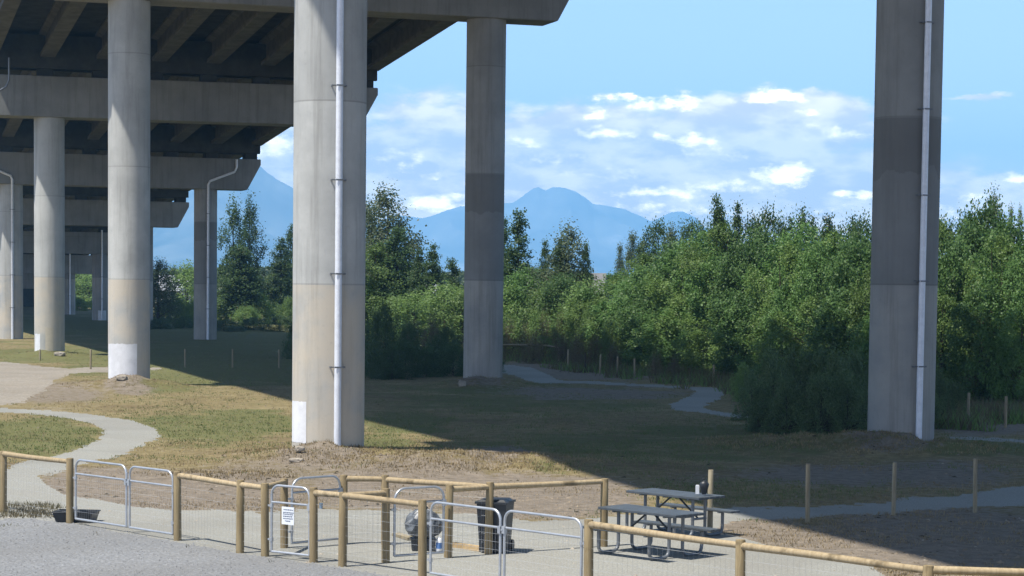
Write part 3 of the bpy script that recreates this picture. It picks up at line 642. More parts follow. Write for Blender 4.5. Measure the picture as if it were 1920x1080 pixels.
# jug, lumber, plank, tub, pail, stones
p = zg(gp(823, 1032)); j = empty('plastic_jug', p); tag(j, 'small white jug with blue label at the gate foot', 'jug')
mb = MB(); mb.lathe([(.052, 0), (.056, .02), (.056, .20), (.035, .225), (.02, .235)], 18); mb.build('body', M['white'], j)
mb = MB(); mb.lathe([(.0575, .05), (.0575, .15)], 18); mb.build('label', M['blue'], j); mb = MB(); mb.lathe([(.022, .233), (.022, .25)], 12); mb.build('cap', M['white'], j)
a, b = gp(850, 1024), gp(902, 1032); d = b-a; mb = MB(); mb.box((0, 0, .045), (d.length, .10, .085)); o = mb.build('lumber', M['lumber'], None, zg((a+b)/2)); o.rotation_euler.z = math.atan2(d.y, d.x); tag(o, 'short pale squared timber lying on the gravel by the bin', 'timber')
a, b = gp(742, 1003), gp(772, 1012); d = b-a; mb = MB(); mb.box((0, 0, .03), (d.length, .16, .05)); o = mb.build('plank', M['stake'], None, zg((a+b)/2)); o.rotation_euler.z = math.atan2(d.y, d.x); tag(o, 'weathered plank on the gravel beside the black crate', 'plank')
p = zg(gp(143, 979)); tb = empty('plastic_tub', p, math.radians(-6)); tag(tb, 'wide shallow black tub on the gravel path by the gate', 'tub')
mb = MB(); o_ = [(-.33, -.20, .01), (.33, -.20, .01), (.33, .20, .01), (-.33, .20, .01), (-.38, -.25, .19), (.38, -.25, .19), (.38, .25, .19), (-.38, .25, .19), (-.355, -.225, .19), (.355, -.225, .19), (.355, .225, .19), (-.355, .225, .19), (-.31, -.18, .035), (.31, -.18, .035), (.31, .18, .035), (-.31, .18, .035)]
mb.add(o_, [(3, 2, 1, 0)]+[(i, (i+1) % 4, (i+1) % 4+4, i+4) for i in range(4)]+[(i+4, (i+1) % 4+4, (i+1) % 4+8, i+8) for i in range(4)]+[(i+8, (i+1) % 4+8, (i+1) % 4+12, i+12) for i in range(4)]+[(12, 13, 14, 15)]); mb.build('body', M['black'], tb)
mb = MB(); mb.tube([(-.385, -.255, .19), (.385, -.255, .19), (.385, .255, .19), (-.385, .255, .19), (-.385, -.255, .19)], .014, 6); mb.build('rim', M['black'], tb)
p = zg(gp(602, 953)); mb = MB(); mb.lathe([(.03, 0), (.036, .05), (.04, .11), (.042, .112), (.034, .108)], 14); M['pail'] = simple('blue_grey_plastic', (.24, .32, .40), .5); o = mb.build('pail', M['pail'], None, p); tag(o, 'tiny blue-grey pail on the dirt edge behind the rear gate', 'pail')
def rock(x, y, s, label, dz=0):
    p = zg(gp(x, y)); mb = MB(); n = 10
    import bmesh
    bm = bmesh.new(); bmesh.ops.create_icosphere(bm, subdivisions=2, radius=1)
    k1, k2 = random.uniform(0, 9), random.uniform(0, 9)
    def q_(c): return max(-.72, min(.72, c))*.7
    mb.add([(q_(v.co.x)*s[0]*(1+.15*math.sin(5*v.co.y+k1)+random.uniform(-.06, .06)), q_(v.co.y)*s[1]*(1+.15*math.sin(4*v.co.x+k2)), s[2]*(.4+q_(v.co.z)*(1+.2*math.sin(4*v.co.x+k1)))) for v in bm.verts], [tuple(v.index for v in f.verts) for f in bm.faces]); bm.free()
    o = mb.build('stone_block', M['stone'], None, p+Vector((0, 0, dz))); tag(o, label, 'stone')
rock(556, 872, (.34, .25, .10), 'flat pale stone at the near column foot, lower of two'); rock(562, 866, (.24, .2, .12), 'smaller pale stone near the column foot, upper of two', .05)
rock(228, 729, (.45, .3, .2), 'pale rubble lump at the foot of the white patched column'); rock(867, 728, (.3, .25, .28), 'pale stone left of the shaded middle column foot'); rock(112, 671, (.6, .4, .24), 'pale rubble lump right of the far left lit column')
# ------------------------------------------------------------------ trees
def crown_np(rng, h, prof, n_cl, n_lf, sig, leaf, z0=.08, up=.35, lobes=1, asp=1.0, hole=.12):
    """prof(t) -> relative radius at relative height t; returns vertices, clump centres"""
    C = []
    ph = rng.uniform(0, 6, 4)
    while len(C) < n_cl:
        t = rng.uniform(z0, 1.0); R = prof(t)
        if rng.random() > R/ max(.05, PMAX[0]) *1.0+.12: continue
        a = rng.uniform(0, 2*PI); lob = 1+.20*math.sin(3*a+ph[0]+5*t)+.14*math.sin(5*a+ph[1]-9*t)+.10*math.sin(13*t+ph[2])
        r = R*lob*math.sqrt(rng.uniform(.18, 1.0)); C.append((r*math.cos(a), r*math.sin(a), t*h))
    C = np.array(C); C = C[rng.random(len(C)) > hole]
    N = len(C)*n_lf; ctr = np.repeat(C, n_lf, 0)
    sg = np.repeat(sig*rng.uniform(.55, 1.25, len(C)), n_lf)[:, None]
    p = ctr+rng.normal(0, 1, (N, 3))*sg*np.array([1, 1, asp]); p[:, 2] = np.maximum(p[:, 2], .03)
    # leaf frame
    nrm = rng.normal(0, 1, (N, 3)); nrm[:, 2] = np.abs(nrm[:, 2])+up; nrm += .6*(ctr*np.array([1, 1, 0]))/(np.linalg.norm(ctr[:, :2], axis=1)[:, None]+.3)
    nrm /= np.linalg.norm(nrm, axis=1)[:, None]
    tan = np.cross(nrm, rng.normal(0, 1, (N, 3))); tan /= np.linalg.norm(tan, axis=1)[:, None]+1e-6; bi = np.cross(nrm, tan)
    s = (leaf*rng.uniform(.6, 1.25, N))[:, None]
    V = np.stack([p-tan*s*.62, p-bi*s*.42, p+tan*s*.62, p+bi*s*.42], 1)
    return V.reshape(-1, 3), np.arange(N*4).reshape(-1, 4), C
PMAX = [1]
def trunk_mb(rng, h, r, C, n_l, lean=0, stems=1, z0=0):
    mb = MB()
    for s in range(stems):
        a = rng.uniform(0, 2*PI); sp = 0 if stems == 1 else .18*h*.35
        pts = [Vector((math.cos(a)*sp*t+.06*math.sin(3*t+s)*1, math.sin(a)*sp*t, -.2+(h*.93+.2)*t)) for t in np.linspace(0, 1, 7)]; mb.tube(pts, r, 8, True, r2=r*.15)
    idx = rng.permutation(len(C))[:n_l]
    for i in idx:
        c = Vector(C[i]); z = max(.1*h, c.z-(.35+.3*rng.random())*math.hypot(c.x, c.y)-.3); z = min(z, h*.85); b = Vector((0, 0, z)); m = b.lerp(c, .5)+Vector((0, 0, .12)); rr = r*.35*(1-z/h*.7)
        mb.tube([b, m, c], rr, 5, False, r2=rr*.3)
    return mb
PROTO = {}
def proto(key, seed, h, prof, n_cl, n_lf, sig, leaf, mat, r=.12, n_l=26, stems=1, name='broadleaf_tree', **kw):
    rng = np.random.default_rng(seed); PMAX[0] = max(prof(t) for t in np.linspace(0, 1, 30))
    V, Fc, C = crown_np(rng, h, prof, n_cl, n_lf, sig, leaf, **kw)
    PROTO[key] = (h, trunk_mb(rng, h, r, C, n_l, stems=stems).mesh('trunk', M['bark']), mesh_np('crown', V, Fc, M[mat]), name)
S = math.sin
rnd = lambda a: (lambda t: a*max(.02, S(PI*min(1, max(0, (t*.84+.16))))**.5)*(1-.12*S(t*14)))
egg = lambda a, b: (lambda t: a*max(.02, S(PI*min(1, max(0, (t*.93+.07))))**.55)*(1-b*t))
for i in range(3):
    proto('pop%d' % i, 10+i, 8, rnd(2.9), 170, 120, .30, (.15, .135, .165)[i], ('leaf', 'leaf2', 'leaf3')[i], .13, z0=.06, stems=2, name='poplar_tree', hole=.16)
proto('popl', 20, 6, rnd(2.5), 150, 65, .36, .16, 'leafl', .1, z0=.05, stems=2, name='willow_bush')
proto('popd', 25, 8, rnd(2.6), 150, 90, .30, .15, 'leafd', .12, z0=.06, stems=2, name='poplar_tree', hole=.15)
spire = lambda a: (lambda t: a*max(.06, (1-t)**.75)*(1-.25*abs(S(t*23)))*min(1, .35+t*4))
for i in range(2):
    proto('spire%d' % i, 30+i, 10, spire(2.6), 210, 70, .26, .15, 'leafd', .16, z0=.1, name='conifer_tree', asp=.7)
proto('cott', 40, 13, lambda t: 2.5*max(.1, S(PI*min(1, t*.9+.12))**.8)*(.7+.5*S(t*19)**2), 170, 85, .36, .19, 'leafd', .22, z0=.12, name='cottonwood_tree', asp=1.3, hole=.25)
proto('tall', 41, 10, lambda t: 2.3*max(.1, S(PI*min(1, t*.93+.07))**.7)*(.75+.4*S(t*17)**2), 210, 75, .32, .15, 'leafg', .2, z0=.05, name='cottonwood_tree', asp=1.4, hole=.15)
proto('lomb', 42, 11, lambda t: .95*max(.15, S(PI*min(1, t*.95+.05))**.5), 150, 60, .26, .16, 'leafg', .15, z0=.05, name='columnar_poplar', asp=1.6)
bushp = lambda a: (lambda t: a*max(.05, math.sqrt(max(0, 1-t*t))))
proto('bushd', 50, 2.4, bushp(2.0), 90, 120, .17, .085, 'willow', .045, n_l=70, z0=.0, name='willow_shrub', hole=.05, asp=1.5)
proto('bushl', 51, 3, bushp(2.2), 140, 75, .24, .11, 'leafl', .05, n_l=18, z0=.0, name='green_shrub', hole=.05)
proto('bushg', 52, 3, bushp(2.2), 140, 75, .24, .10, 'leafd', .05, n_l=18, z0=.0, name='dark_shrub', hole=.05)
proto('bushb', 53, 2, bushp(1.3), 90, 60, .22, .07, 'leafb', .03, n_l=30, z0=.0, name='brown_shrub', hole=.1, asp=1.6)
WOODL = {'pop': ('leafy green poplar in the sunlit wood along the right side', 'poplars of the sunlit wood'),
         'back': ('dark tree top rising behind the sunlit wood', 'tree tops behind the wood'),
         'bushl': ('pale green shrub below the trees at the far wood edge', 'pale shrubs at the wood edge'),
         'bushd': ('dark willow shrub in the bridge shadow at the right', 'dark willow shrubs in the shade'),
         'bushg': ('dark shrub in shade at the foot of the far trees', 'dark shrubs at the far trees'),
         'bushb': ('brownish weedy shrub at the wood edge behind the thin posts', 'brown shrubs at the wood edge'),
         'left': ('light green shrub far away beyond the left columns', 'far shrubs beyond the left columns')}
ntree = 0
def Dx(x): return 42/(.304+.953*(x-960)/4000)
def tree(key, x, ytop, D, wpx, label=None, grp=None, cat='tree', base=0.0, xyk=None):
    """crown centre and top given by photo direction, foot on the ground at distance D; wpx = crown width in photo pixels"""
    h0, tm, cm, nm = PROTO[key]; p = at(x, ytop, D); h = p.z-base; s = h/h0
    w0 = {'pop': 6.0, 'popl': 5.2, 'spir': 5.0, 'cott': 5.6, 'tall': 5.4, 'lomb': 2.3, 'bush': 4.6}[key[:4] if key[:3] != 'pop' or key == 'popl' else 'pop']
    if key == 'bushb': w0 = 3.2
    if key == 'bushd': w0 = 4.4
    sx = wpx/F*D/w0*{'pop': 2.05, 'spi': 1.6, 'tal': 2.0, 'cot': 1.25}.get(key[:3], 1)
    root = empty(nm, Vector((p.x, D, ghs(p.x, D) if D < 400 else 0)), random.uniform(0, 6.28)); root.scale = (sx, sx*random.uniform(.9, 1.05), s)
    link('trunk', tm, root); link('crown', cm, root)
    if grp in WOODL: label, grp = WOODL[grp]
    tag(root, label, cat, grp); return root
T = tree
# far left, beyond the columns
T('cott', 437, 376, 225, 62, 'tall dark cottonwood against the mountain, left of two leaders'); T('cott', 468, 372, 227, 56, 'tall dark cottonwood against the mountain, right of two leaders')
T('spire0', 451, 460, 222, 92, 'broad dark tree below the two tall leaders')
T('spire1', 527, 448, 226, 58, 'dark conifer left of the near column'); T('spire0', 545, 420, 232, 40, 'slim conifer top just left of the near column')
T('tall', 297, 490, 215, 46, 'dark rounded tree right of the white patched column')
T('popl', 352, 500, 240, 50, 'light green tree just left of the piped far column'); T('popl', 170, 520, 330, 60, 'sunlit green tree seen under the far spans', cat='tree'); T('popl', 150, 508, 345, 60, 'bright green tree at the end of the viaduct')
for x, y, D, w in ((330, 560, 225, 60), (385, 545, 230, 70), (420, 562, 222, 60), (490, 552, 222, 70), (520, 540, 228, 60), (545, 560, 220, 50), (305, 565, 230, 50), (360, 570, 215, 50), (460, 575, 215, 60), (150, 560, 300, 50), (185, 556, 310, 40)):
    T('bushl', x, y, D, w, grp='left', cat='shrub')
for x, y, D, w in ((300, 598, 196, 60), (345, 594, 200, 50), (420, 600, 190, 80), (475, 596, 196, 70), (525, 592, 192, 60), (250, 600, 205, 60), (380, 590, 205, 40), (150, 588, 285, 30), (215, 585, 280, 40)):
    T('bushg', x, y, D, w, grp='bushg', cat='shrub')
# between the near column and the shaded one
def TL(key, x, y, off, w, label=None, grp=None, cat='tree'): return T(key, x, y, Dx(x)+off+random.uniform(-.7, .7), w, label, grp, cat)
TL('tall', 727, 358, 6, 84, 'tallest tree between the near column and the shaded column'); TL('tall', 697, 385, 6, 60, 'tree half hidden by the near column')
TL('spire0', 745, 425, 3, 96, 'broad dark tree in front of the tallest one'); TL('pop1', 716, 460, -2, 76, 'green tree behind the dark shrub by the near column')
TL('spire1', 812, 460, 4, 56, 'ragged dark tree left of the shaded column'); TL('spire0', 848, 484, 5, 60, 'low dark tree touching the shaded column'); TL('spire1', 786, 470, 5, 50, 'narrow dark tree beside the ragged one')
TL('popl', 838, 540, -4, 80, 'light green tree left of the shaded column'); TL('popl', 782, 556, -5, 60, 'small light green tree under the ragged dark tree'); TL('pop0', 690, 520, -5, 50, 'green tree edge right of the near column')
TL('popl', 870, 548, -3, 60, 'light green tree behind the shaded column'); TL('popl', 740, 560, -8, 60, 'light green tree low below the tallest tree')
T('bushg', 722, 574, 101, 76, 'dark upright shrub right of the near column', cat='shrub')
for x, y, D, w in ((690, 630, 104, 70), (760, 640, 103, 80), (800, 650, 104, 90), (850, 645, 105, 80), (895, 650, 107, 80), (735, 650, 100, 80), (822, 632, 108, 70), (560, 600, 125, 60), (925, 655, 110, 50), (770, 610, 125, 60), (840, 615, 125, 60)):
    T('bushg', x, y, D, w, grp='bushg', cat='shrub')
T('bushb', 775, 606, 128, 60, grp='bushb', cat='shrub'); T('bushb', 812, 598, 130, 50, grp='bushb', cat='shrub')
# middle
TL('spire0', 974, 392, 8, 78, 'pointed dark tree just right of the shaded column'); TL('spire1', 946, 412, 9, 50, 'dark tree half hidden by the shaded column')
TL('tall', 1066, 428, 10, 66, 'rounded dark tree standing alone before the mountain'); TL('spire1', 1098, 458, 12, 36, 'small dark tree right of the rounded one'); TL('spire1', 1022, 452, 12, 34, 'small dark tree left of the rounded one'); TL('spire0', 1050, 450, 8, 60, 'dark low tree against the foot of the rounded one')
TL('pop0', 985, 505, 4, 72, 'green tree below the pointed dark tree'); TL('pop2', 1060, 518, 3, 70, 'green tree below the rounded dark tree'); TL('popl', 955, 540, 0, 56, 'light green tree right of the shaded column'); TL('popl', 1022, 545, 0, 60, 'light green tree in the gap of the middle'); TL('popl', 1100, 535, 1, 60, 'light green tree left end of the sunlit wood')
for x, y, o, w in ((960, 592, -4, 60), (1010, 586, -3, 70), (1060, 590, -4, 60), (1110, 580, -2, 70), (1150, 600, -4, 60)): TL('bushl', x, y, o, w, grp='bushl', cat='shrub')
for x, y, o, w in ((955, 604, -6, 40), (1020, 598, -6, 46), (1050, 594, -6, 40), (985, 612, -7, 40), (1085, 620, -7, 46), (1115, 630, -8, 40), (1055, 630, -9, 50), (1150, 645, -9, 40), (1000, 632, -12, 50), (1080, 650, -11, 40), (1265, 668, -10, 34), (1230, 660, -9, 34)): TL('bushb', x, y, o, w, grp='bushb', cat='shrub')
# the right wood: three staggered rows
for i, (x, y) in enumerate(((1150, 512), (1200, 484), (1255, 464), (1310, 452), (1370, 440), (1430, 436), (1495, 432), (1560, 434), (1620, 438), (1690, 440), (1760, 436), (1825, 420), (1895, 418), (1965, 430))):
    TL('pop%d' % (i % 3), x+random.uniform(-12, 12), y+random.uniform(-16, 10), 6, 88*random.uniform(.75, 1.15), grp='pop')
for i, (x, y) in enumerate(((1128, 556), (1180, 540), (1235, 520), (1290, 505), (1345, 492), (1405, 480), (1465, 478), (1528, 470), (1595, 480), (1655, 478), (1730, 480), (1795, 474), (1862, 470), (1930, 480))):
    TL('pop%d' % ((i*2+1) % 3), x+random.uniform(-12, 12), y+random.uniform(-28, 22), 2.5, 84*random.uniform(.7, 1.15), grp='pop')
for i, (x, y) in enumerate(((1160, 590), (1218, 578), (1280, 566), (1340, 556), (1400, 560), (1462, 545), (1525, 552), (1590, 548), (1650, 560), (1760, 560), (1830, 555), (1905, 560))):
    TL('pop%d' % ((i+1) % 3), x+random.uniform(-12, 12), y+random.uniform(-28, 28), .5, 74*random.uniform(.7, 1.15), grp='pop')
# tops behind
TL('spire0', 1347, 366, 14, 62, 'tallest pointed tree rising from the right wood'); TL('spire1', 1382, 384, 13, 56, 'second pointed tree beside the tallest in the wood')
for x, y, D, w, k in ((1232, 420, 150, 50, 'popd'), (1290, 420, 146, 50, 'popd'), (1262, 430, 148, 40, 'tall'), (1318, 426, 135, 44, 'popd'), (1440, 398, 114, 50, 'popd'), (1498, 402, 110, 50, 'popd'), (1555, 402, 107, 60, 'spire0'), (1470, 418, 112, 44, 'popd'), (1592, 416, 105, 50, 'popd'), (1620, 412, 103, 50, 'popd'), (1410, 412, 116, 44, 'popd'), (1530, 418, 109, 44, 'popd'), (1772, 424, 98, 44, 'popd'), (1808, 412, 97, 44, 'popd'), (1350, 410, 122, 50, 'popd')):
    T(k, x, y, D, w, grp='back')
TL('pop2', 1852, 386, 9, 66, 'tallest green tree at the right edge of the picture'); TL('tall', 1862, 374, 12, 46, 'thin leafy top over the tallest green tree at right')
T('lomb', 1896, 386, 200, 15, 'thin columnar poplar at the far right edge, left of two'); T('lomb', 1913, 388, 200, 13, 'thin columnar poplar at the far right edge, right of two')
T('lomb', 1186, 434, 190, 30, 'greyish columnar poplar before the mountain, tallest of three'); T('lomb', 1163, 456, 192, 22, 'greyish columnar poplar before the mountain, left and lowest'); T('lomb', 1206, 446, 190, 26, 'greyish columnar poplar before the mountain, right')
# shaded willow shrubs by the footpath
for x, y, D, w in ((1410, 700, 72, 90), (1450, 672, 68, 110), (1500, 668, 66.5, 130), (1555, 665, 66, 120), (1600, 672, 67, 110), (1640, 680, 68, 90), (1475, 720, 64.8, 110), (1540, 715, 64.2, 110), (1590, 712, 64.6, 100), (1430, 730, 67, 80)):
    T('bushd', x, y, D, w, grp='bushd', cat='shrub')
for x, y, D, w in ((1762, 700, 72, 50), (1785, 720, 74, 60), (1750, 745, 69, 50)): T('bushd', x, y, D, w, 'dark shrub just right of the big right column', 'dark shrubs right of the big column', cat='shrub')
for x, y, D, w in ((1835, 690, 82, 80), (1900, 700, 80, 80)): T('bushb', x, y, D, w, 'brown weedy shrub behind the pair of thin posts at right', 'brown shrubs at right', cat='shrub')
T('bushl', 1392, 684, 84, 44, 'low green shrub left of the dark willow shrubs by the path bend', cat='shrub')
# far-off wood as one mass
def far_wood():
    rng = np.random.default_rng(99); Vs = []
    N = 60000; a = rng.uniform(-.30, .30, N); D = rng.uniform(360, 430, N); X = a*D
    hh = 4.0+3.2*fbm(X, D*0, 14, 61)+.8*vn(X, D*0, 3, 62); Z = hh*rng.random(N)**.6
    p = np.stack([X, D, Z], 1); nr = rng.normal(0, 1, (N, 3)); nr[:, 2] = abs(nr[:, 2]); nr /= np.linalg.norm(nr, axis=1)[:, None]
    t = np.cross(nr, rng.normal(0, 1, (N, 3))); t /= np.linalg.norm(t, axis=1)[:, None]; b = np.cross(nr, t); s = rng.uniform(.35, .7, N)[:, None]
    V = np.stack([p-t*s, p-b*s*.7, p+t*s, p+b*s*.7], 1).reshape(-1, 3)
    tag(link('far_woods', mesh_np('far_woods', V, np.arange(N*4).reshape(-1, 4), M['leafg'])), 'far off low wood along the horizon', 'wood', kind='stuff')
far_wood()
# far buildings
M['roof'] = simple('pale_roof', (.42, .44, .46), .7, .3, 0, .15, .5); M['roofb'] = simple('brown_roof', (.17, .165, .16), .8, .2, 0, .2, .5); M['wall'] = simple('pale_wall', (.40, .40, .38), .8, .2, 0, .15, .5); M['pane'] = simple('window_dark', (.03, .04, .05), .2, .5)
def house(x, ytop, D, wpx, roof, label, rz=0):
    p = at(x, ytop, D); h = p.z; W = wpx/F*D; dp = 9.0; root = empty('low_building', Vector((p.x, D, 0)), rz); tag(root, label, 'building'); hw = h*.62
    mb = MB(); mb.box((0, 0, hw/2), (W, dp, hw)); mb.build('wall', M['wall'], root)
    mb = MB(); o = .4; vs = [(-W/2-o, -dp/2-o, hw-.1), (W/2+o, -dp/2-o, hw-.1), (W/2+o, dp/2+o, hw-.1), (-W/2-o, dp/2+o, hw-.1), (-W/2-o, 0, h), (W/2+o, 0, h)]
    mb.add(vs, [(0, 1, 5, 4), (2, 3, 4, 5), (0, 4, 3), (1, 2, 5), (3, 2, 1, 0)]); mb.build('roof', M[roof], root)
    for k in (-.3, 0, .3):
        m = MB(); m.box((k*W, -dp/2-.02, hw*.55), (W*.12, .06, hw*.3)); m.build('window', M['pane'], root)
house(333, 524, 340, 44, 'roof', 'pale roofed low building beyond the meadow at the left', -.25); house(312, 516, 350, 22, 'roof', 'small pale shed above the long pale roof at the left', .1)
house(798, 533, 250, 34, 'roof', 'pale building glimpsed through the trees left of the shaded column', .1); house(1115, 512, 240, 30, 'roofb', 'brown roofed house glimpsed right of the rounded dark tree', -.1)
# ------------------------------------------------------------------ mountains
def range_mesh(name, prof, Dr, depth, seed, amp=.12):
    px = np.array([a for a, b in prof], float); py = np.array([b for a, b in prof], float)
    xs = np.arange(px[0], px[-1], 2.5); ys = np.interp(xs, px, py)
    ridge = np.array([list(at(a, b, Dr)) for a, b in zip(xs, ys)]); X = ridge[:, 0]; hz = np.maximum(ridge[:, 2], 2)
    nr = 60; t = np.linspace(-1, .6, nr); V = np.zeros((nr, len(xs), 3))
    for i, tt in enumerate(t):
        f = (1-abs(tt))**1.15 if tt < 0 else (1-tt/.6)**1.1
        nx = fbm(X, X*0+tt*depth, 520, seed, 5)-.5; rid = np.abs(fbm(X+tt*400, X*0+tt*900, 420, seed+9, 4)-.5)*2
        z = hz*f*(1+(rid*-1.2+nx*.7)*min(1, 4*abs(tt))*(1-abs(tt))); z += hz*.012*(fbm(X, X*0+tt*500, 60, seed+3, 3)-.5)
        V[i] = np.stack([X, np.full_like(X, Dr+tt*depth), np.maximum(z, 0)-.5], 1)
    n = len(xs); idx = np.arange(nr*n).reshape(nr, n); Q = np.stack([idx[:-1, :-1], idx[:-1, 1:], idx[1:, 1:], idx[1:, :-1]], -1).reshape(-1, 4)
    tag(link(name, mesh_np(name, V.reshape(-1, 3), Q, M['mtn'], True)), kind='structure')
range_mesh('mountain', [(620, 470), (690, 425), (735, 402), (767, 405), (793, 408), (811, 404), (839, 393), (863, 385), (900, 382), (943, 379), (962, 378), (980, 366), (1001, 351), (1010, 349), (1017, 353), (1023, 355), (1036, 349), (1050, 350), (1063, 352), (1081, 359), (1099, 370), (1112, 381), (1140, 384), (1172, 390), (1200, 403), (1219, 413), (1226, 412), (1237, 407), (1259, 396), (1270, 395), (1281, 395), (1302, 406), (1320, 424), (1360, 445), (1450, 475), (1600, 500), (1800, 518), (2200, 530)], 9000, 1500, 3)
range_mesh('mountain', [(-500, 522), (60, 512), (140, 508), (200, 480), (250, 440), (300, 385), (350, 330), (400, 290), (435, 272), (455, 280), (482, 303), (500, 321), (520, 335), (545, 348), (580, 368), (640, 410), (700, 450), (760, 480), (900, 515), (1200, 530)], 6500, 1200, 23)
range_mesh('hill', [(-500, 525), (0, 500), (180, 470), (285, 478), (330, 500), (400, 512), (560, 505), (700, 500), (900, 515), (1100, 518), (1500, 522), (2300, 528)], 5200, 700, 43)
# ------------------------------------------------------------------ haze
HAZE = 2.05e-4
mb = MB(); mb.box((0, 5150, 346), (19400, 10500, 700)); hm = bpy.data.materials.new('haze'); hm.use_nodes = True; nt = NT(hm.node_tree); nt.n.clear()
pv = nt.node('ShaderNodeVolumePrincipled'); pv.inputs['Color'].default_value = (.27, .60, 1, 1); pv.inputs['Density'].default_value = HAZE; pv.inputs['Anisotropy'].default_value = 0.0
oo = nt.node('ShaderNodeOutputMaterial'); nt.l.new(pv.outputs[0], oo.inputs['Volume']); tag(mb.build('haze', hm), kind='stuff')
# ------------------------------------------------------------------ light
SUN_EL = math.radians(65); PHI = math.radians(55)
sd = Vector((-math.sin(PHI)*math.cos(SUN_EL), -math.cos(PHI)*math.cos(SUN_EL), math.sin(SUN_EL)))
sl = bpy.data.lights.new('sun', 'SUN'); sl.energy = 5.0; sl.angle = math.radians(.8); sl.color = (1, .95, .87); so = bpy.data.objects.new('sun', sl); COL.objects.link(so)
so.rotation_euler = sd.to_track_quat('Z', 'Y').to_euler(); so.location = (0, 0, 50)
w = bpy.data.worlds.new('World'); scene.world = w; w.use_nodes = True; nt = NT(w.node_tree); nt.n.clear()
sky = nt.node('ShaderNodeTexSky', sky_type='NISHITA', sun_disc=False); sky.sun_elevation = SUN_EL; sky.sun_rotation = math.atan2(sd.x, sd.y)
sky.air_density = 1.0; sky.dust_density = .5; sky.ozone_density = 2.0
tc = nt.node('ShaderNodeTexCoord').outputs['Generated']; sx = nt.node('ShaderNodeSeparateXYZ'); nt.l.new(tc, sx.inputs[0])
U = nt.m('MULTIPLY', nt.m('ARCTAN2', sx.outputs[0], sx.outputs[1]), F); Vv = nt.m('MULTIPLY', nt.m('ARCSINE', sx.outputs[2]), F)
cb = nt.node('ShaderNodeCombineXYZ'); nt.l.new(nt.m('MULTIPLY', U, .4), cb.inputs[0]); nt.l.new(Vv, cb.inputs[1]); uv = cb.outputs[0]
wa = nt.noise(uv, .016, 5, .6); wb_ = nt.noise(uv, .011, 6, .6); wc = nt.noise(uv, .045, 7, .65)
Uw = nt.m('ADD', U, nt.m('MULTIPLY', nt.m('SUBTRACT', wa, .5), 130)); Vw = nt.m('ADD', Vv, nt.m('MULTIPLY', nt.m('SUBTRACT', wb_, .5), 60))
Vw = nt.m('ADD', Vw, nt.m('MULTIPLY', nt.m('SUBTRACT', wc, .5), 30))
def blobs(L):
    tot = None
    for x, y, rx, ry, k in L:
        u0 = x-960; v0 = yh(x)-y
        a = nt.m('POWER', nt.m('DIVIDE', nt.m('SUBTRACT', Uw, u0), rx), 2.0); b = nt.m('POWER', nt.m('DIVIDE', nt.m('SUBTRACT', Vw, v0), ry), 2.0)
        e = nt.m('MULTIPLY', nt.m('SUBTRACT', 1.35, nt.m('SQRT', nt.m('ADD', a, b)), clamp=True), k)
        tot = e if tot is None else nt.m('MAXIMUM', tot, e)
    return tot
body = blobs([(1130, 300, 400, 85, 1), (1200, 330, 520, 60, 1), (1420, 245, 210, 60, .95), (810, 270, 170, 90, .55), (760, 370, 230, 60, .85), (1000, 350, 300, 50, 1), (1480, 385, 300, 55, .95), (1880, 400, 220, 55, .9), (540, 270, 90, 70, .9), (1640, 230, 110, 14, .35), (1820, 190, 60, 7, .3), (560, 360, 700, 30, .6), (1250, 430, 900, 40, .9)])
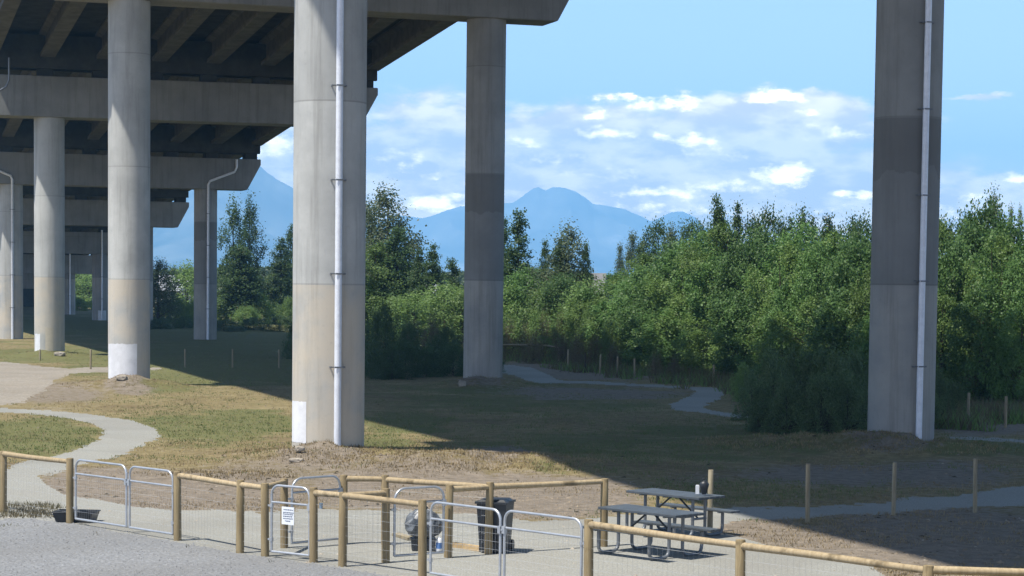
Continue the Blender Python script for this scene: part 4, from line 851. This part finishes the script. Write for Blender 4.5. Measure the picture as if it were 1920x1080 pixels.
lite = blobs([(1150, 330, 160, 14, .45), (1330, 290, 90, 22, .5), (1040, 300, 90, 20, .5), (1560, 260, 90, 18, .5), (780, 300, 90, 30, .4), (1250, 400, 300, 16, .55), (1700, 400, 250, 16, .5), (1180, 196, 110, 18, .8), (1270, 192, 60, 20, .8), (1430, 188, 80, 17, .9), (1103, 222, 34, 12, .95), (1130, 256, 60, 18, .8), (1300, 262, 55, 20, .85), (1240, 255, 40, 12, .7), (965, 270, 50, 16, .7), (1500, 226, 40, 9, .8), (815, 382, 55, 22, .95), (850, 372, 60, 14, .7), (1468, 333, 75, 20, 1.15), (1240, 365, 120, 16, .7), (1360, 352, 120, 14, .7), (1585, 372, 70, 11, .9), (1890, 343, 50, 12, 1), (1790, 372, 60, 10, .6), (520, 275, 60, 30, .8), (800, 335, 60, 12, .5)])
nb = nt.noise(uv, .028, 8, .6); cb2 = nt.node('ShaderNodeCombineXYZ'); nt.l.new(nt.m('MULTIPLY', U, .65), cb2.inputs[0]); nt.l.new(Vv, cb2.inputs[1]); nl = nt.noise(cb2.outputs[0], .045, 8, .6)
bm = nt.ramp(nt.m('ADD', body, nt.m('MULTIPLY', nt.m('SUBTRACT', nb, .5), 1.0)), .0, .40)
lm = nt.ramp(nt.m('ADD', nt.m('ADD', lite, nt.m('MULTIPLY', nt.m('SUBTRACT', nl, .5), 1.7)), nt.m('MULTIPLY', nt.m('SUBTRACT', nb, .5), .9)), .34, 1.15)
bm = nt.m('MULTIPLY', bm, nt.ramp(body, .0, .22)); bm = nt.m('MAXIMUM', bm, lm)
uv2 = nt.node('ShaderNodeVectorMath', operation='ADD', i_1=(31.0, -9.0, 5.0)); nt.l.new(uv, uv2.inputs[0])
nc = nt.noise(uv2.outputs[0], .022, 6, .55)
CLD = nt.mix(nt.ramp(nt.m('ADD', nc, nt.m('MULTIPLY', nt.m('SUBTRACT', nb, .5), .5)), .38, .66), (10.5, 8.1, 5.3), (19, 15.3, 9.8)); LIT = (42, 35, 22)
skc = nt.mix(1.0, sky.outputs[0], nt.mix(nt.ramp(sx.outputs[2], .14, .35), (1.35, 1.27, 1.55), (1.12, 1.03, .94)), 'MULTIPLY')
c = nt.mix(bm, skc, CLD); c = nt.mix(nt.m('MULTIPLY', lm, bm), c, LIT)
bgn = nt.node('ShaderNodeBackground'); nt.l.new(c, bgn.inputs[0]); bgn.inputs[1].default_value = .112
ow = nt.node('ShaderNodeOutputWorld'); nt.l.new(bgn.outputs[0], ow.inputs[0])
vs_ = scene.view_settings; vs_.view_transform = 'Standard'; vs_.look = 'None'; vs_.exposure = 0.64; vs_.gamma = 1
scene.cycles.use_denoising = True; scene.cycles.max_bounces = 6; scene.cycles.volume_bounces = 1; scene.cycles.transparent_max_bounces = 4
